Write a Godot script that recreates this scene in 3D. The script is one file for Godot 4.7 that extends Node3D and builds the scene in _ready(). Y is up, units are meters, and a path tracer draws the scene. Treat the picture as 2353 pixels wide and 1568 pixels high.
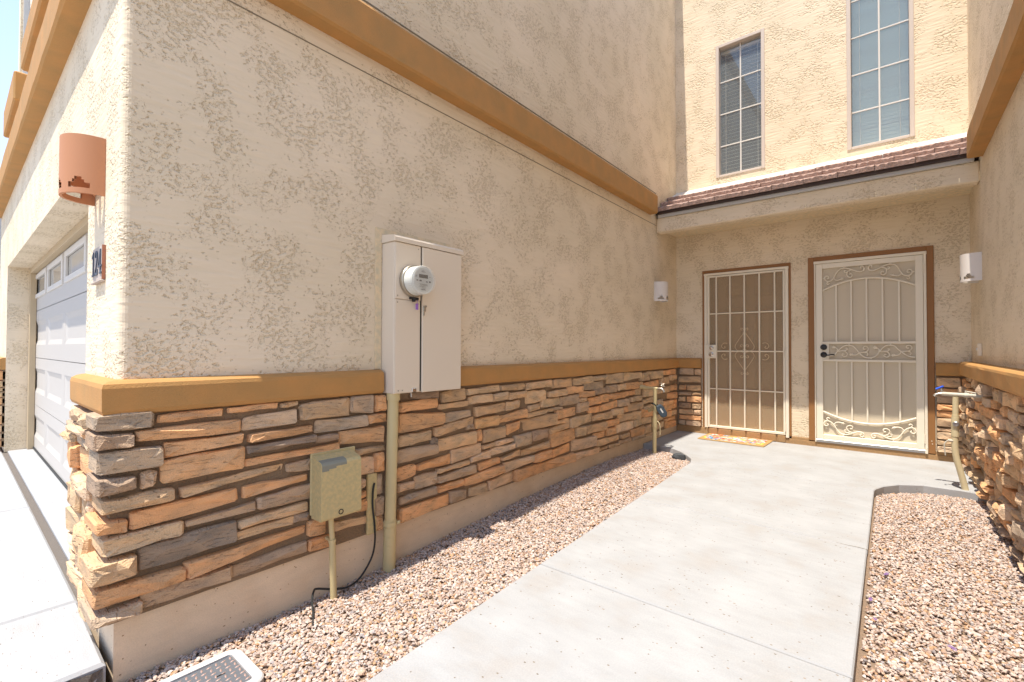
extends Node3D
# A stuccoed town-house entry court: garage wing on the left, two doors at the back, neighbour's wall on the right.
# x: away from the left wall, y: up, z: towards the street.  Left wall x = 0, door wall z = -D, right wall x = W.
const D := 6.253
const W := 3.042
const SCROLLS := {
	"top": [[2143, 2113, 2136, 2125, 2145, 2137, 2161, 2129, 2168, 2106, 2159, 2084, 2131, 2075, 2093, 2087, 2055, 2106, 2017, 2124, 1979, 2133, 1940, 2122, 1913, 2093, 1893, 2055, 1880, 2024, 1853, 1994, 1823, 1988, 1797, 2004, 1789, 2033, 1800, 2052, 1820, 2053, 1831, 2039, 1826, 2025, 1815, 2029], [1853, 1994, 1833, 1987, 1817, 1978, 1812, 1962, 1823, 1951, 1833, 1958, 1831, 1967], [1880, 2024, 1887, 2008, 1906, 1994, 1929, 1997, 1949, 2004], [2055, 2106, 2030, 2097, 2011, 2083, 2006, 2052, 2018, 2027, 2039, 2017, 2056, 2031, 2055, 2051, 2042, 2058, 2033, 2048], [2011, 2083, 1991, 2080, 1981, 2093, 1991, 2103, 2001, 2094], [1770, 2026, 1789, 2029], [1979, 2133, 1978, 2149], [2146, 2136, 2147, 2151]],
	"mid": [[1831, 1095, 1879, 1108, 1904, 1142, 1944, 1191, 1984, 1218, 2023, 1224, 2062, 1211, 2092, 1172, 2115, 1139, 2145, 1103, 2183, 1080, 2226, 1079], [1904, 1152, 1910, 1175, 1892, 1196, 1872, 1201], [1920, 1152, 1960, 1159, 1991, 1148, 2005, 1119, 1995, 1097, 1971, 1091, 1955, 1109, 1962, 1123, 1977, 1117], [1960, 1159, 1983, 1161, 2003, 1172, 2003, 1188, 1988, 1187], [2115, 1139, 2153, 1143, 2189, 1154, 2202, 1182, 2189, 1207, 2167, 1209, 2153, 1194, 2163, 1177, 2176, 1184], [2168, 1145, 2191, 1135, 2196, 1117, 2185, 1106], [2115, 1137, 2098, 1118, 2077, 1110, 2053, 1114], [2022, 1224, 2022, 1243]],
	"mid2": [[2226, 1079, 2265, 1098, 2295, 1141, 2328, 1192, 2360, 1219, 2396, 1225, 2432, 1215, 2460, 1183, 2488, 1153, 2522, 1120, 2563, 1098, 2605, 1092], [2293, 1148, 2298, 1171, 2282, 1192, 2262, 1197], [2308, 1148, 2344, 1155, 2374, 1144, 2388, 1117, 2377, 1094, 2356, 1090, 2340, 1106, 2347, 1120, 2361, 1114], [2344, 1155, 2367, 1157, 2385, 1167, 2387, 1182, 2372, 1182], [2488, 1153, 2522, 1156, 2560, 1165, 2579, 1194, 2565, 1219, 2543, 1221, 2531, 1206, 2540, 1191, 2553, 1195], [2540, 1159, 2564, 1149, 2572, 1132, 2560, 1121], [2488, 1151, 2473, 1124, 2452, 1114, 2431, 1112], [2398, 1225, 2398, 1241], [2226, 1079, 2226, 1065]],
	"bot": [[1804, 288, 1816, 277, 1801, 262, 1780, 266, 1771, 286, 1782, 310, 1801, 322, 1830, 315, 1858, 294, 1882, 257, 1906, 216, 1937, 186, 1977, 176, 2024, 188, 2070, 211, 2109, 223, 2143, 215, 2154, 193, 2143, 171, 2124, 174, 2119, 192, 2135, 200], [1830, 315, 1810, 328, 1801, 347, 1816, 360, 1828, 347], [1870, 277, 1890, 307, 1922, 315, 1946, 309], [2070, 211, 2032, 211, 2001, 232, 1992, 260, 2009, 283, 2036, 286, 2050, 270, 2040, 250, 2024, 254], [2032, 209, 1993, 202, 1976, 210, 1973, 224, 1985, 233], [1764, 286, 1773, 287], [1961, 177, 1961, 158]],
	"spade": [[905, 1406, 843, 1311, 796, 1233, 791, 1190, 818, 1157, 866, 1155, 894, 1173, 895, 1207, 876, 1233, 855, 1226, 858, 1207, 877, 1206], [905, 1410, 889, 1440, 867, 1454, 861, 1434, 877, 1423], [692, 1250, 655, 1257, 626, 1236, 620, 1203, 645, 1183, 665, 1197, 651, 1211]],
}
var M := {}
var used := {}
var rng := RandomNumberGenerator.new()

# ---------------------------------------------------------------- bookkeeping
func numbered(parent: Node, called: String) -> String:
	var key := str(parent.get_instance_id()) + called
	var n: int = used.get(key, 0)
	used[key] = n + 1
	return called if n == 0 else "%s_%03d" % [called, n]

func tag(o: Node3D, label: String, category: String, group := "", kind := "") -> Node3D:
	if label != "": o.set_meta("label", label)
	if category != "": o.set_meta("category", category)
	if group != "": o.set_meta("group", group)
	if kind != "": o.set_meta("kind", kind)
	return o

func thing(called: String, label: String, category: String, at := Vector3.ZERO, group := "") -> Node3D:
	var o := Node3D.new()
	o.name = numbered(self, called)
	add_child(o, true)
	o.position = at
	return tag(o, label, category, group)

func put(called: String, mesh: Mesh, m: Material, parent: Node, at := Vector3.ZERO) -> MeshInstance3D:
	var o := MeshInstance3D.new()
	o.name = numbered(parent, called)
	o.mesh = mesh
	if m: o.material_override = m
	parent.add_child(o, true)
	o.position = at
	return o

func obj(called: String, st: SurfaceTool, m: Material, parent: Node, at := Vector3.ZERO) -> MeshInstance3D:
	st.generate_normals()
	return put(called, st.commit(), m, parent, at)

# ---------------------------------------------------------------- shapes
func new_st() -> SurfaceTool:
	var st := SurfaceTool.new()
	st.begin(Mesh.PRIMITIVE_TRIANGLES)
	st.set_smooth_group(-1)
	return st

func tri(st: SurfaceTool, a: Vector3, b: Vector3, c: Vector3, out: Vector3) -> void:
	st.add_vertex(a)
	if (a - c).cross(a - b).dot(out) < 0.0:
		st.add_vertex(c); st.add_vertex(b)
	else:
		st.add_vertex(b); st.add_vertex(c)

func quad(st: SurfaceTool, a: Vector3, b: Vector3, c: Vector3, d: Vector3, out: Vector3) -> void:
	tri(st, a, b, c, out)
	tri(st, a, c, d, out)

func box(st: SurfaceTool, lo: Vector3, hi: Vector3, bev := 0.0) -> void:
	var c := (lo + hi) / 2.0
	var h := (hi - lo) / 2.0
	var b: float = min(bev, min(h.x, min(h.y, h.z)) * 0.9)
	for ax in 3:
		var u := (ax + 1) % 3
		var v := (ax + 2) % 3
		for s in [-1.0, 1.0]:
			var p := []
			for q in [[-1, -1], [1, -1], [1, 1], [-1, 1]]:
				var e := Vector3.ZERO
				e[ax] = s * h[ax]
				e[u] = q[0] * (h[u] - b)
				e[v] = q[1] * (h[v] - b)
				p.append(c + e)
			var n := Vector3.ZERO
			n[ax] = s
			quad(st, p[0], p[1], p[2], p[3], n)
	if b <= 0.0: return
	for ax in 3:
		var u := (ax + 1) % 3
		var v := (ax + 2) % 3
		for su in [-1.0, 1.0]:
			for sv in [-1.0, 1.0]:
				var p := []
				for q in [[-1, 0], [1, 0], [1, 1], [-1, 1]]:
					var e := Vector3.ZERO
					e[ax] = q[0] * (h[ax] - b)
					e[u] = su * (h[u] if q[1] == 0 else h[u] - b)
					e[v] = sv * (h[v] - b if q[1] == 0 else h[v])
					p.append(c + e)
				var n := Vector3.ZERO
				n[u] = su
				n[v] = sv
				quad(st, p[0], p[1], p[2], p[3], n)
	for sx in [-1.0, 1.0]:
		for sy in [-1.0, 1.0]:
			for sz in [-1.0, 1.0]:
				var s := Vector3(sx, sy, sz)
				tri(st, c + s * Vector3(h.x, h.y - b, h.z - b), c + s * Vector3(h.x - b, h.y, h.z - b), c + s * Vector3(h.x - b, h.y - b, h.z), s)

func bx(called: String, lo: Vector3, hi: Vector3, m: Material, parent: Node, bev := 0.0) -> MeshInstance3D:
	var st := new_st()
	box(st, lo, hi, bev)
	return obj(called, st, m, parent)

func frame_of(t: Vector3) -> Array:
	var up := Vector3.UP if abs(t.y) < 0.9 else Vector3.RIGHT
	var u := t.cross(up).normalized()
	return [u, u.cross(t).normalized()]

func tube(st: SurfaceTool, pts: Array, r, n := 8, caps := true) -> void:
	var rings := []
	var u := Vector3.ZERO
	for i in pts.size():
		var t: Vector3 = (pts[min(i + 1, pts.size() - 1)] - pts[max(i - 1, 0)]).normalized()
		if i == 0:
			u = frame_of(t)[0]
		else:
			u = (u - t * u.dot(t)).normalized()
		var v := u.cross(t).normalized()
		var rad: float = r[i] if r is Array else r
		var ring := []
		for k in n:
			var a := TAU * k / n
			ring.append(pts[i] + (u * cos(a) + v * sin(a)) * rad)
		rings.append(ring)
	st.set_smooth_group(1)
	for i in pts.size() - 1:
		var mid: Vector3 = (pts[i] + pts[i + 1]) / 2.0
		for k in n:
			var l := (k + 1) % n
			var out: Vector3 = (rings[i][k] + rings[i + 1][l]) / 2.0 - mid
			quad(st, rings[i][k], rings[i][l], rings[i + 1][l], rings[i + 1][k], out)
	st.set_smooth_group(-1)
	if caps:
		for e in [0, pts.size() - 1]:
			var out: Vector3 = pts[e] - pts[1 if e == 0 else e - 1]
			for k in range(1, n - 1):
				tri(st, rings[e][0], rings[e][k], rings[e][k + 1], out)

func smooth_path(p: Array, per := 4) -> Array:
	var out := []
	for i in p.size() - 1:
		var a: Vector3 = p[max(i - 1, 0)]
		var d: Vector3 = p[min(i + 2, p.size() - 1)]
		for k in per:
			out.append((p[i] as Vector3).cubic_interpolate(p[i + 1], a, d, float(k) / per))
	out.append(p[-1])
	return out

func lathe(st: SurfaceTool, o: Vector3, axis: Vector3, prof: Array, n := 24) -> void:   # prof: [radius, along]
	var f := frame_of(axis)
	for i in prof.size() - 1:
		st.set_smooth_group(i + 1)
		for k in n:
			var q := []
			for w in [[i, k], [i, k + 1], [i + 1, k + 1], [i + 1, k]]:
				var a: float = TAU * (w[1] % n) / n
				q.append(o + axis * prof[w[0]][1] + (f[0] * cos(a) + f[1] * sin(a)) * prof[w[0]][0])
			var am := TAU * (k + 0.5) / n
			var dr: float = prof[i + 1][0] - prof[i][0]
			var da: float = prof[i + 1][1] - prof[i][1]
			var out: Vector3 = (f[0] * cos(am) + f[1] * sin(am)) * da - axis * dr
			if prof[i][0] < 1e-6: tri(st, q[0], q[2], q[3], out)
			elif prof[i + 1][0] < 1e-6: tri(st, q[0], q[1], q[2], out)
			else: quad(st, q[0], q[1], q[2], q[3], out)
	st.set_smooth_group(-1)

func prism(st: SurfaceTool, poly: PackedVector2Array, y0: float, y1: float, bev := 0.0) -> void:   # poly in (x, z)
	var top := poly
	if bev > 0.0:
		var sh := Geometry2D.offset_polygon(poly, -bev, Geometry2D.JOIN_MITER)
		if sh.size() == 1 and sh[0].size() == poly.size(): top = sh[0]
		else: bev = 0.0
	var id := Geometry2D.triangulate_polygon(top)
	for i in range(0, id.size(), 3):
		var v := []
		for k in 3: v.append(Vector3(top[id[i + k]].x, y1, top[id[i + k]].y))
		tri(st, v[0], v[1], v[2], Vector3.UP)
	var idb := Geometry2D.triangulate_polygon(poly)
	for i in range(0, idb.size(), 3):
		var v := []
		for k in 3: v.append(Vector3(poly[idb[i + k]].x, y0, poly[idb[i + k]].y))
		tri(st, v[0], v[1], v[2], Vector3.DOWN)
	var off := 0
	if bev > 0.0:   # match the rings
		var best := 1e9
		for k in poly.size():
			var dd := poly[0].distance_to(top[k])
			if dd < best:
				best = dd
				off = k
	var n := poly.size()
	var cw := -1.0 if Geometry2D.is_polygon_clockwise(poly) else 1.0
	for i in n:
		var a := poly[i]
		var b := poly[(i + 1) % n]
		var out := Vector3((b - a).y, 0, -(b - a).x) * cw
		var ym := y1 - bev
		quad(st, Vector3(a.x, y0, a.y), Vector3(b.x, y0, b.y), Vector3(b.x, ym, b.y), Vector3(a.x, ym, a.y), out)
		if bev > 0.0:
			var c := top[(i + off) % n]
			var d := top[(i + 1 + off) % n]
			quad(st, Vector3(a.x, ym, a.y), Vector3(b.x, ym, b.y), Vector3(d.x, y1, d.y), Vector3(c.x, y1, c.y), out + Vector3.UP * out.length())

func sweep(st: SurfaceTool, prof: Array, path: Array, wobble := 0.0) -> void:   # prof: (out, y) loop; path: Vector2 (x, z), out is on its left hand
	var rows := []
	for i in path.size():
		var p: Vector2 = path[i]
		var d0: Vector2 = (path[i] - path[i - 1]).normalized() if i > 0 else (path[1] - path[0]).normalized()
		var d1: Vector2 = (path[i + 1] - path[i]).normalized() if i < path.size() - 1 else d0
		var n0 := Vector2(d0.y, -d0.x)
		var n1 := Vector2(d1.y, -d1.x)
		var m := (n0 + n1).normalized()
		m /= max(0.3, m.dot(n0))
		var row := []
		for q in prof:
			var o: float = q.x + (rng.randf_range(-wobble, wobble) if q.x > 0.01 else 0.0)
			row.append(Vector3(p.x + m.x * o, q.y, p.y + m.y * o))
		rows.append(row)
	var n := prof.size()
	var pc := Vector2.ZERO
	for q in prof: pc += q / n
	for i in path.size() - 1:
		var d: Vector2 = (path[i + 1] - path[i]).normalized()
		for k in n:
			var l := (k + 1) % n
			var e: Vector2 = prof[l] - prof[k]
			var nn := Vector2(e.y, -e.x)
			if nn.dot((prof[k] + prof[l]) / 2.0 - pc) < 0.0: nn = -nn
			var out := Vector3(d.y * nn.x, nn.y, -d.x * nn.x)
			quad(st, rows[i][k], rows[i][l], rows[i + 1][l], rows[i + 1][k], out)
	for e in [0, path.size() - 1]:
		var d: Vector2 = path[e] - path[1 if e == 0 else e - 1]
		for k in range(1, n - 1): tri(st, rows[e][0], rows[e][k], rows[e][k + 1], Vector3(d.x, 0, d.y))

func run(a: Vector2, b: Vector2, step := 0.25) -> Array:   # points from a up to, not including, b
	var n: int = max(1, int(a.distance_to(b) / step))
	var out := []
	for k in n: out.append(a.lerp(b, float(k) / n))
	return out

func holed(st: SurfaceTool, xs: Array, ys: Array, z: float, back: float, holes: Array) -> void:   # a wall facing +z from x0..x1, y0..y1 with rectangular holes and their reveals
	var gx := [xs[0], xs[1]]
	var gy := [ys[0], ys[1]]
	for h in holes:
		for v in [h[0], h[2]]: gx.append(v)
		for v in [h[1], h[3]]: gy.append(v)
	gx.sort()
	gy.sort()
	for i in gx.size() - 1:
		for j in gy.size() - 1:
			if gx[i + 1] - gx[i] < 1e-5 or gy[j + 1] - gy[j] < 1e-5: continue
			var cx: float = (gx[i] + gx[i + 1]) / 2
			var cy: float = (gy[j] + gy[j + 1]) / 2
			var open := false
			for h in holes:
				if cx > h[0] and cx < h[2] and cy > h[1] and cy < h[3]: open = true
			if open: continue
			for zz in [z, back]:
				quad(st, Vector3(gx[i], gy[j], zz), Vector3(gx[i + 1], gy[j], zz), Vector3(gx[i + 1], gy[j + 1], zz), Vector3(gx[i], gy[j + 1], zz), Vector3(0, 0, 1 if zz == z else -1))
	for h in holes:
		for e in [[h[0], h[1], h[0], h[3], 1, 0], [h[2], h[1], h[2], h[3], -1, 0], [h[0], h[1], h[2], h[1], 0, 1], [h[0], h[3], h[2], h[3], 0, -1]]:
			quad(st, Vector3(e[0], e[1], z), Vector3(e[2], e[3], z), Vector3(e[2], e[3], back), Vector3(e[0], e[1], back), Vector3(e[4], e[5], 0))

# ---------------------------------------------------------------- a split-faced veneer stone: pts is its outline (u, v); face at depth f in front of depth 0
const TONES := {"o": Color(0.82, 0.45, 0.215), "O": Color(0.88, 0.53, 0.25), "t": Color(0.70, 0.47, 0.27), "p": Color(0.80, 0.55, 0.345), "g": Color(0.56, 0.395, 0.255), "d": Color(0.44, 0.31, 0.21)}

func rock(quad_pts: Array, f: float, tone: String, put_at: Callable, deep := 0.0) -> ArrayMesh:
	var st := new_st()
	var base: Color = TONES[tone]
	var k := rng.randf_range(0.88, 1.12)
	var warm := rng.randf_range(-0.05, 0.05)
	var col := Color(base.r * k * (1 + warm), base.g * k, base.b * k * (1 - warm))
	var a: Vector2 = quad_pts[0]   # top left, bottom left, bottom right, top right
	var b: Vector2 = quad_pts[1]
	var c: Vector2 = quad_pts[2]
	var d: Vector2 = quad_pts[3]
	var hl: float = min(a.distance_to(b), c.distance_to(d))
	var cut: float = min(hl * 0.18, 0.013)
	var ring := []
	var edges := [[a, b], [b, c], [c, d], [d, a]]
	for e in 4:
		var p: Vector2 = edges[e][0]
		var q: Vector2 = edges[e][1]
		var l := p.distance_to(q)
		var dir: Vector2 = (q - p) / max(l, 1e-4)
		var c0: float = min(cut * rng.randf_range(0.35, 1.1), l * 0.4)
		ring.append(p + dir * c0)
		if e % 2 == 1:
			var nmid := 2 if l > 0.22 else 1
			for m in nmid:
				var nrm := Vector2(-dir.y, dir.x)
				ring.append(p.lerp(q, (m + rng.randf_range(0.7, 1.3)) / (nmid + 1.0)) + nrm * rng.randf_range(-0.006, 0.004))
		ring.append(q - dir * min(cut * rng.randf_range(0.35, 1.1), l * 0.4))
	var n := ring.size()
	var mid := (a + b + c + d) / 4.0
	var long := (d + c - a - b) / 2.0
	var half := long / 2.0
	var tilt := rng.randf_range(-0.1, 0.1)
	var r0 := []
	var r1 := []
	var r2 := []
	for i in n:
		var p: Vector2 = ring[i]
		var inw := (mid - p)
		var inw2 := Vector2(inw.x, inw.y).normalized()
		var t := tilt * (p.x - mid.x)
		var fi: float = f * rng.randf_range(0.72, 0.9) + t * 0.4
		r0.append(put_at.call(p, -deep))
		r1.append(put_at.call(p, fi))
		var s: float = min(0.009 * rng.randf_range(0.3, 1.6), hl * 0.26)
		r2.append(put_at.call(p + inw2 * s, f * rng.randf_range(0.9, 1.13) + t))
	var spine := []
	for m in 3:
		var s := (m - 1) * 0.52
		spine.append(put_at.call(mid + half * s + Vector2(0, rng.randf_range(-0.1, 0.2) * hl), f * rng.randf_range(0.9, 1.3) + tilt * half.x * s))
	var body: Vector3 = put_at.call(mid, -0.02)
	st.set_color(col)
	for i in n:
		var j := (i + 1) % n
		var o: Vector3 = (r1[i] + r1[j]) / 2.0 - body
		var o2: Vector3 = put_at.call((ring[i] + ring[j]) / 2.0, 0.0) - put_at.call(mid, 0.0)
		quad(st, r0[i], r0[j], r1[j], r1[i], o2)
		quad(st, r1[i], r1[j], r2[j], r2[i], o)
	var front: Vector3 = put_at.call(mid, 1.0) - put_at.call(mid, 0.0)
	var near := []
	for i in n:
		var bi := 0
		for m in 3:
			if (r2[i] as Vector3).distance_to(spine[m]) < (r2[i] as Vector3).distance_to(spine[bi]): bi = m
		near.append(bi)
	for i in n:
		var j := (i + 1) % n
		tri(st, r2[i], r2[j], spine[near[i]], front)
		var m: int = near[i]
		while m != near[j]:
			var m2: int = m + (1 if near[j] > m else -1)
			tri(st, r2[j], spine[m], spine[m2], front)
			m = m2
	st.generate_normals()
	return st.commit()

func courses(u0: float, u1: float, y0: float, y1: float, lo: float, hi: float, h0: float, h1: float, each: Callable) -> void:   # an irregular coursed layout
	var y := y1
	while y > y0 + 0.02:
		var h: float = min(rng.randf_range(h0, h1), y - y0)
		if y - h - y0 < 0.03: h = y - y0
		var u := u0 + rng.randf_range(-0.06, 0.0)
		while u < u1 - 0.02:
			var l := rng.randf_range(lo, hi)
			if u + l > u1 - 0.05: l = u1 - u
			var x0: float = max(u, u0)
			var x1: float = min(u + l, u1)
			if x1 - x0 > 0.03:
				if h > 0.085 and rng.randf() < 0.35:
					var s := rng.randf_range(0.4, 0.6)
					each.call(x0, x1, y - h * s + 0.005, y)
					each.call(x0, x1, y - h, y - h * s - 0.005)
				else:
					each.call(x0, x1, y - h, y)
			u += l + 0.013
		y -= h + 0.013

# ---------------------------------------------------------------- computed textures
func noise(w: int, h: int, freq: float, oct: int, seed_: int, kind := FastNoiseLite.TYPE_SIMPLEX_SMOOTH, fractal := FastNoiseLite.FRACTAL_FBM) -> Image:
	var f := FastNoiseLite.new()
	f.seed = seed_
	f.noise_type = kind
	f.frequency = freq
	f.fractal_type = fractal
	f.fractal_octaves = oct
	return f.get_seamless_image(w, h)

func tex(im: Image) -> ImageTexture:
	return ImageTexture.create_from_image(im)

func stucco_maps(n: int) -> Array:
	var a := noise(n / 4, n / 4, 0.028, 3, 11)
	a.resize(n, n, Image.INTERPOLATE_CUBIC)
	var b1 := noise(n * 2 / 3, n, 0.088, 4, 23)
	b1.resize(n, n, Image.INTERPOLATE_CUBIC)
	var d := noise(n * 2 / 3, n, 0.07, 3, 29)
	d.resize(n, n, Image.INTERPOLATE_CUBIC)
	var c := noise(n, n, 0.22, 2, 37)
	var e1 := noise(n / 8, n, 0.07, 3, 51)
	e1.resize(n, n, Image.INTERPOLATE_CUBIC)
	var g := noise(n / 8, n / 8, 0.012, 2, 57)
	g.resize(n, n, Image.INTERPOLATE_CUBIC)
	var A := a.get_data()
	var B := b1.get_data()
	var C := c.get_data()
	var E := e1.get_data()
	var F := d.get_data()
	var G := g.get_data()
	var hh := PackedByteArray()
	var cc := PackedByteArray()
	hh.resize(n * n)
	cc.resize(n * n * 3)
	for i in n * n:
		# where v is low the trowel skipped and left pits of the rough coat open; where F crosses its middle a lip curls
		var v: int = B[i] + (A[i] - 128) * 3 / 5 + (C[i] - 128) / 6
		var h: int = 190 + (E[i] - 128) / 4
		var s: int = 249 + (E[i] - 128) / 26 + (G[i] - 128) / 16  # colour; pits and edges below get crevice shade and dirt painted in
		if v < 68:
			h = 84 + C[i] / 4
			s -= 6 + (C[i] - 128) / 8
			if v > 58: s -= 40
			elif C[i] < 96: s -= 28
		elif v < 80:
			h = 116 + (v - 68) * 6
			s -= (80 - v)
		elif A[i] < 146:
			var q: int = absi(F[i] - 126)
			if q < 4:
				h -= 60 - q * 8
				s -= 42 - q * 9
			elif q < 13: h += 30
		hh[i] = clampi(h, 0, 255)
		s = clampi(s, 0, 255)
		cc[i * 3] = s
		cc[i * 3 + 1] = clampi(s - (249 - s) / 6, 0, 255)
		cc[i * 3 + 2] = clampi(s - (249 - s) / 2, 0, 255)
	return [tex(Image.create_from_data(n, n, false, Image.FORMAT_L8, hh)), tex(Image.create_from_data(n, n, false, Image.FORMAT_RGB8, cc))]

func stone_maps(n: int) -> Array:      # cleft ledgestone: soft mottling, thin split lines along the bed, fine grit
	var a := noise(n / 2, n, 0.016, 4, 71)
	a.resize(n, n, Image.INTERPOLATE_CUBIC)
	var b := noise(n / 5, n, 0.045, 3, 76, FastNoiseLite.TYPE_SIMPLEX_SMOOTH, FastNoiseLite.FRACTAL_RIDGED)
	b.resize(n, n, Image.INTERPOLATE_CUBIC)
	var c := noise(n, n, 0.24, 3, 79)
	var A := a.get_data()
	var B := b.get_data()
	var C := c.get_data()
	var hh := PackedByteArray()
	var cc := PackedByteArray()
	hh.resize(n * n)
	cc.resize(n * n * 3)
	for i in n * n:
		var line: int = maxi(0, B[i] - 196)
		hh[i] = clampi(A[i] / 2 + C[i] / 3 + 50 - line * 2, 0, 255)
		var s: int = 238 + (A[i] - 128) * 34 / 128 + (C[i] - 128) * 22 / 128 - (line if A[i] < 150 else line / 3)
		cc[i * 3] = clampi(s, 0, 255)
		cc[i * 3 + 1] = clampi(s - (A[i] - 128) / 14, 0, 255)
		cc[i * 3 + 2] = clampi(s - (A[i] - 128) / 7, 0, 255)
	return [tex(Image.create_from_data(n, n, false, Image.FORMAT_L8, hh)), tex(Image.create_from_data(n, n, false, Image.FORMAT_RGB8, cc))]

func grain_maps(n: int, stretch: int, lowf: float, fine: float, seed_: int, depth: int) -> Array:
	var a := noise(n / stretch, n, lowf, 4, seed_)
	a.resize(n, n, Image.INTERPOLATE_CUBIC)
	var b := noise(n / stretch, n, fine, 3, seed_ + 5, FastNoiseLite.TYPE_SIMPLEX_SMOOTH, FastNoiseLite.FRACTAL_RIDGED)
	b.resize(n, n, Image.INTERPOLATE_CUBIC)
	var A := a.get_data()
	var B := b.get_data()
	var hh := PackedByteArray()
	var cc := PackedByteArray()
	hh.resize(n * n)
	cc.resize(n * n * 3)
	for i in n * n:
		hh[i] = clampi(A[i] / 2 + B[i] / 2, 0, 255)
		var s: int = 243 + (A[i] - 128) * depth / 128 - maxi(0, B[i] - 190) * depth / 90
		cc[i * 3] = clampi(s, 0, 255)
		cc[i * 3 + 1] = clampi(s - (A[i] - 128) / 16, 0, 255)
		cc[i * 3 + 2] = clampi(s - (A[i] - 128) / 9, 0, 255)
	return [tex(Image.create_from_data(n, n, false, Image.FORMAT_L8, hh)), tex(Image.create_from_data(n, n, false, Image.FORMAT_RGB8, cc))]

func concrete_maps(n: int, specks: int, seed_: int) -> Array:
	var a := noise(n / 2, n / 2, 0.012, 4, seed_)
	a.resize(n, n, Image.INTERPOLATE_CUBIC)
	var b := noise(n / 4, n, 0.05, 4, seed_ + 1)
	b.resize(n, n, Image.INTERPOLATE_CUBIC)
	var c := noise(n, n, 0.3, 2, seed_ + 2)
	var A := a.get_data()
	var B := b.get_data()
	var C := c.get_data()
	var cc := PackedByteArray()
	cc.resize(n * n * 3)
	for i in n * n:
		var s: int = 243 + (A[i] - 128) / 11 + (B[i] - 128) / 22 + (C[i] - 128) / 13
		cc[i * 3] = clampi(s + maxi(0, 110 - A[i]) / 20, 0, 255)
		cc[i * 3 + 1] = clampi(s, 0, 255)
		cc[i * 3 + 2] = clampi(s - maxi(0, 110 - A[i]) / 20, 0, 255)
	var im := Image.create_from_data(n, n, false, Image.FORMAT_RGB8, cc)
	var r := RandomNumberGenerator.new()
	r.seed = seed_
	for k in specks:
		var x := r.randi_range(2, n - 4)
		var y := r.randi_range(2, n - 4)
		var dark := r.randf_range(0.58, 0.84)
		var wd := 2 + int(r.randf() < 0.4) + int(r.randf() < 0.15)
		im.fill_rect(Rect2i(x, y, wd, 1 + int(r.randf() < 0.6)), Color(dark, dark * 0.88, dark * 0.74))
	return [tex(c), tex(im)]

func mat(col: Color, rough := 0.85, metal := 0.0) -> StandardMaterial3D:   # col is a linear, real-world base colour
	var m := StandardMaterial3D.new()
	m.albedo_color = col.linear_to_srgb()
	m.roughness = rough
	m.metallic = metal
	return m

func surf(col: Color, maps: Array, size: Vector3, relief: float, rough := 0.92) -> StandardMaterial3D:   # size: metres per repeat; relief in centimetres
	var m := mat(col, rough)
	m.albedo_texture = maps[1]
	m.uv1_triplanar = true
	m.uv1_world_triplanar = true
	m.uv1_scale = Vector3(1.0 / size.x, 1.0 / size.y, 1.0 / size.z)
	m.uv1_triplanar_sharpness = 8.0
	if relief > 0.0:
		m.heightmap_enabled = true
		m.heightmap_texture = maps[0]
		m.heightmap_scale = relief
	return m

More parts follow.
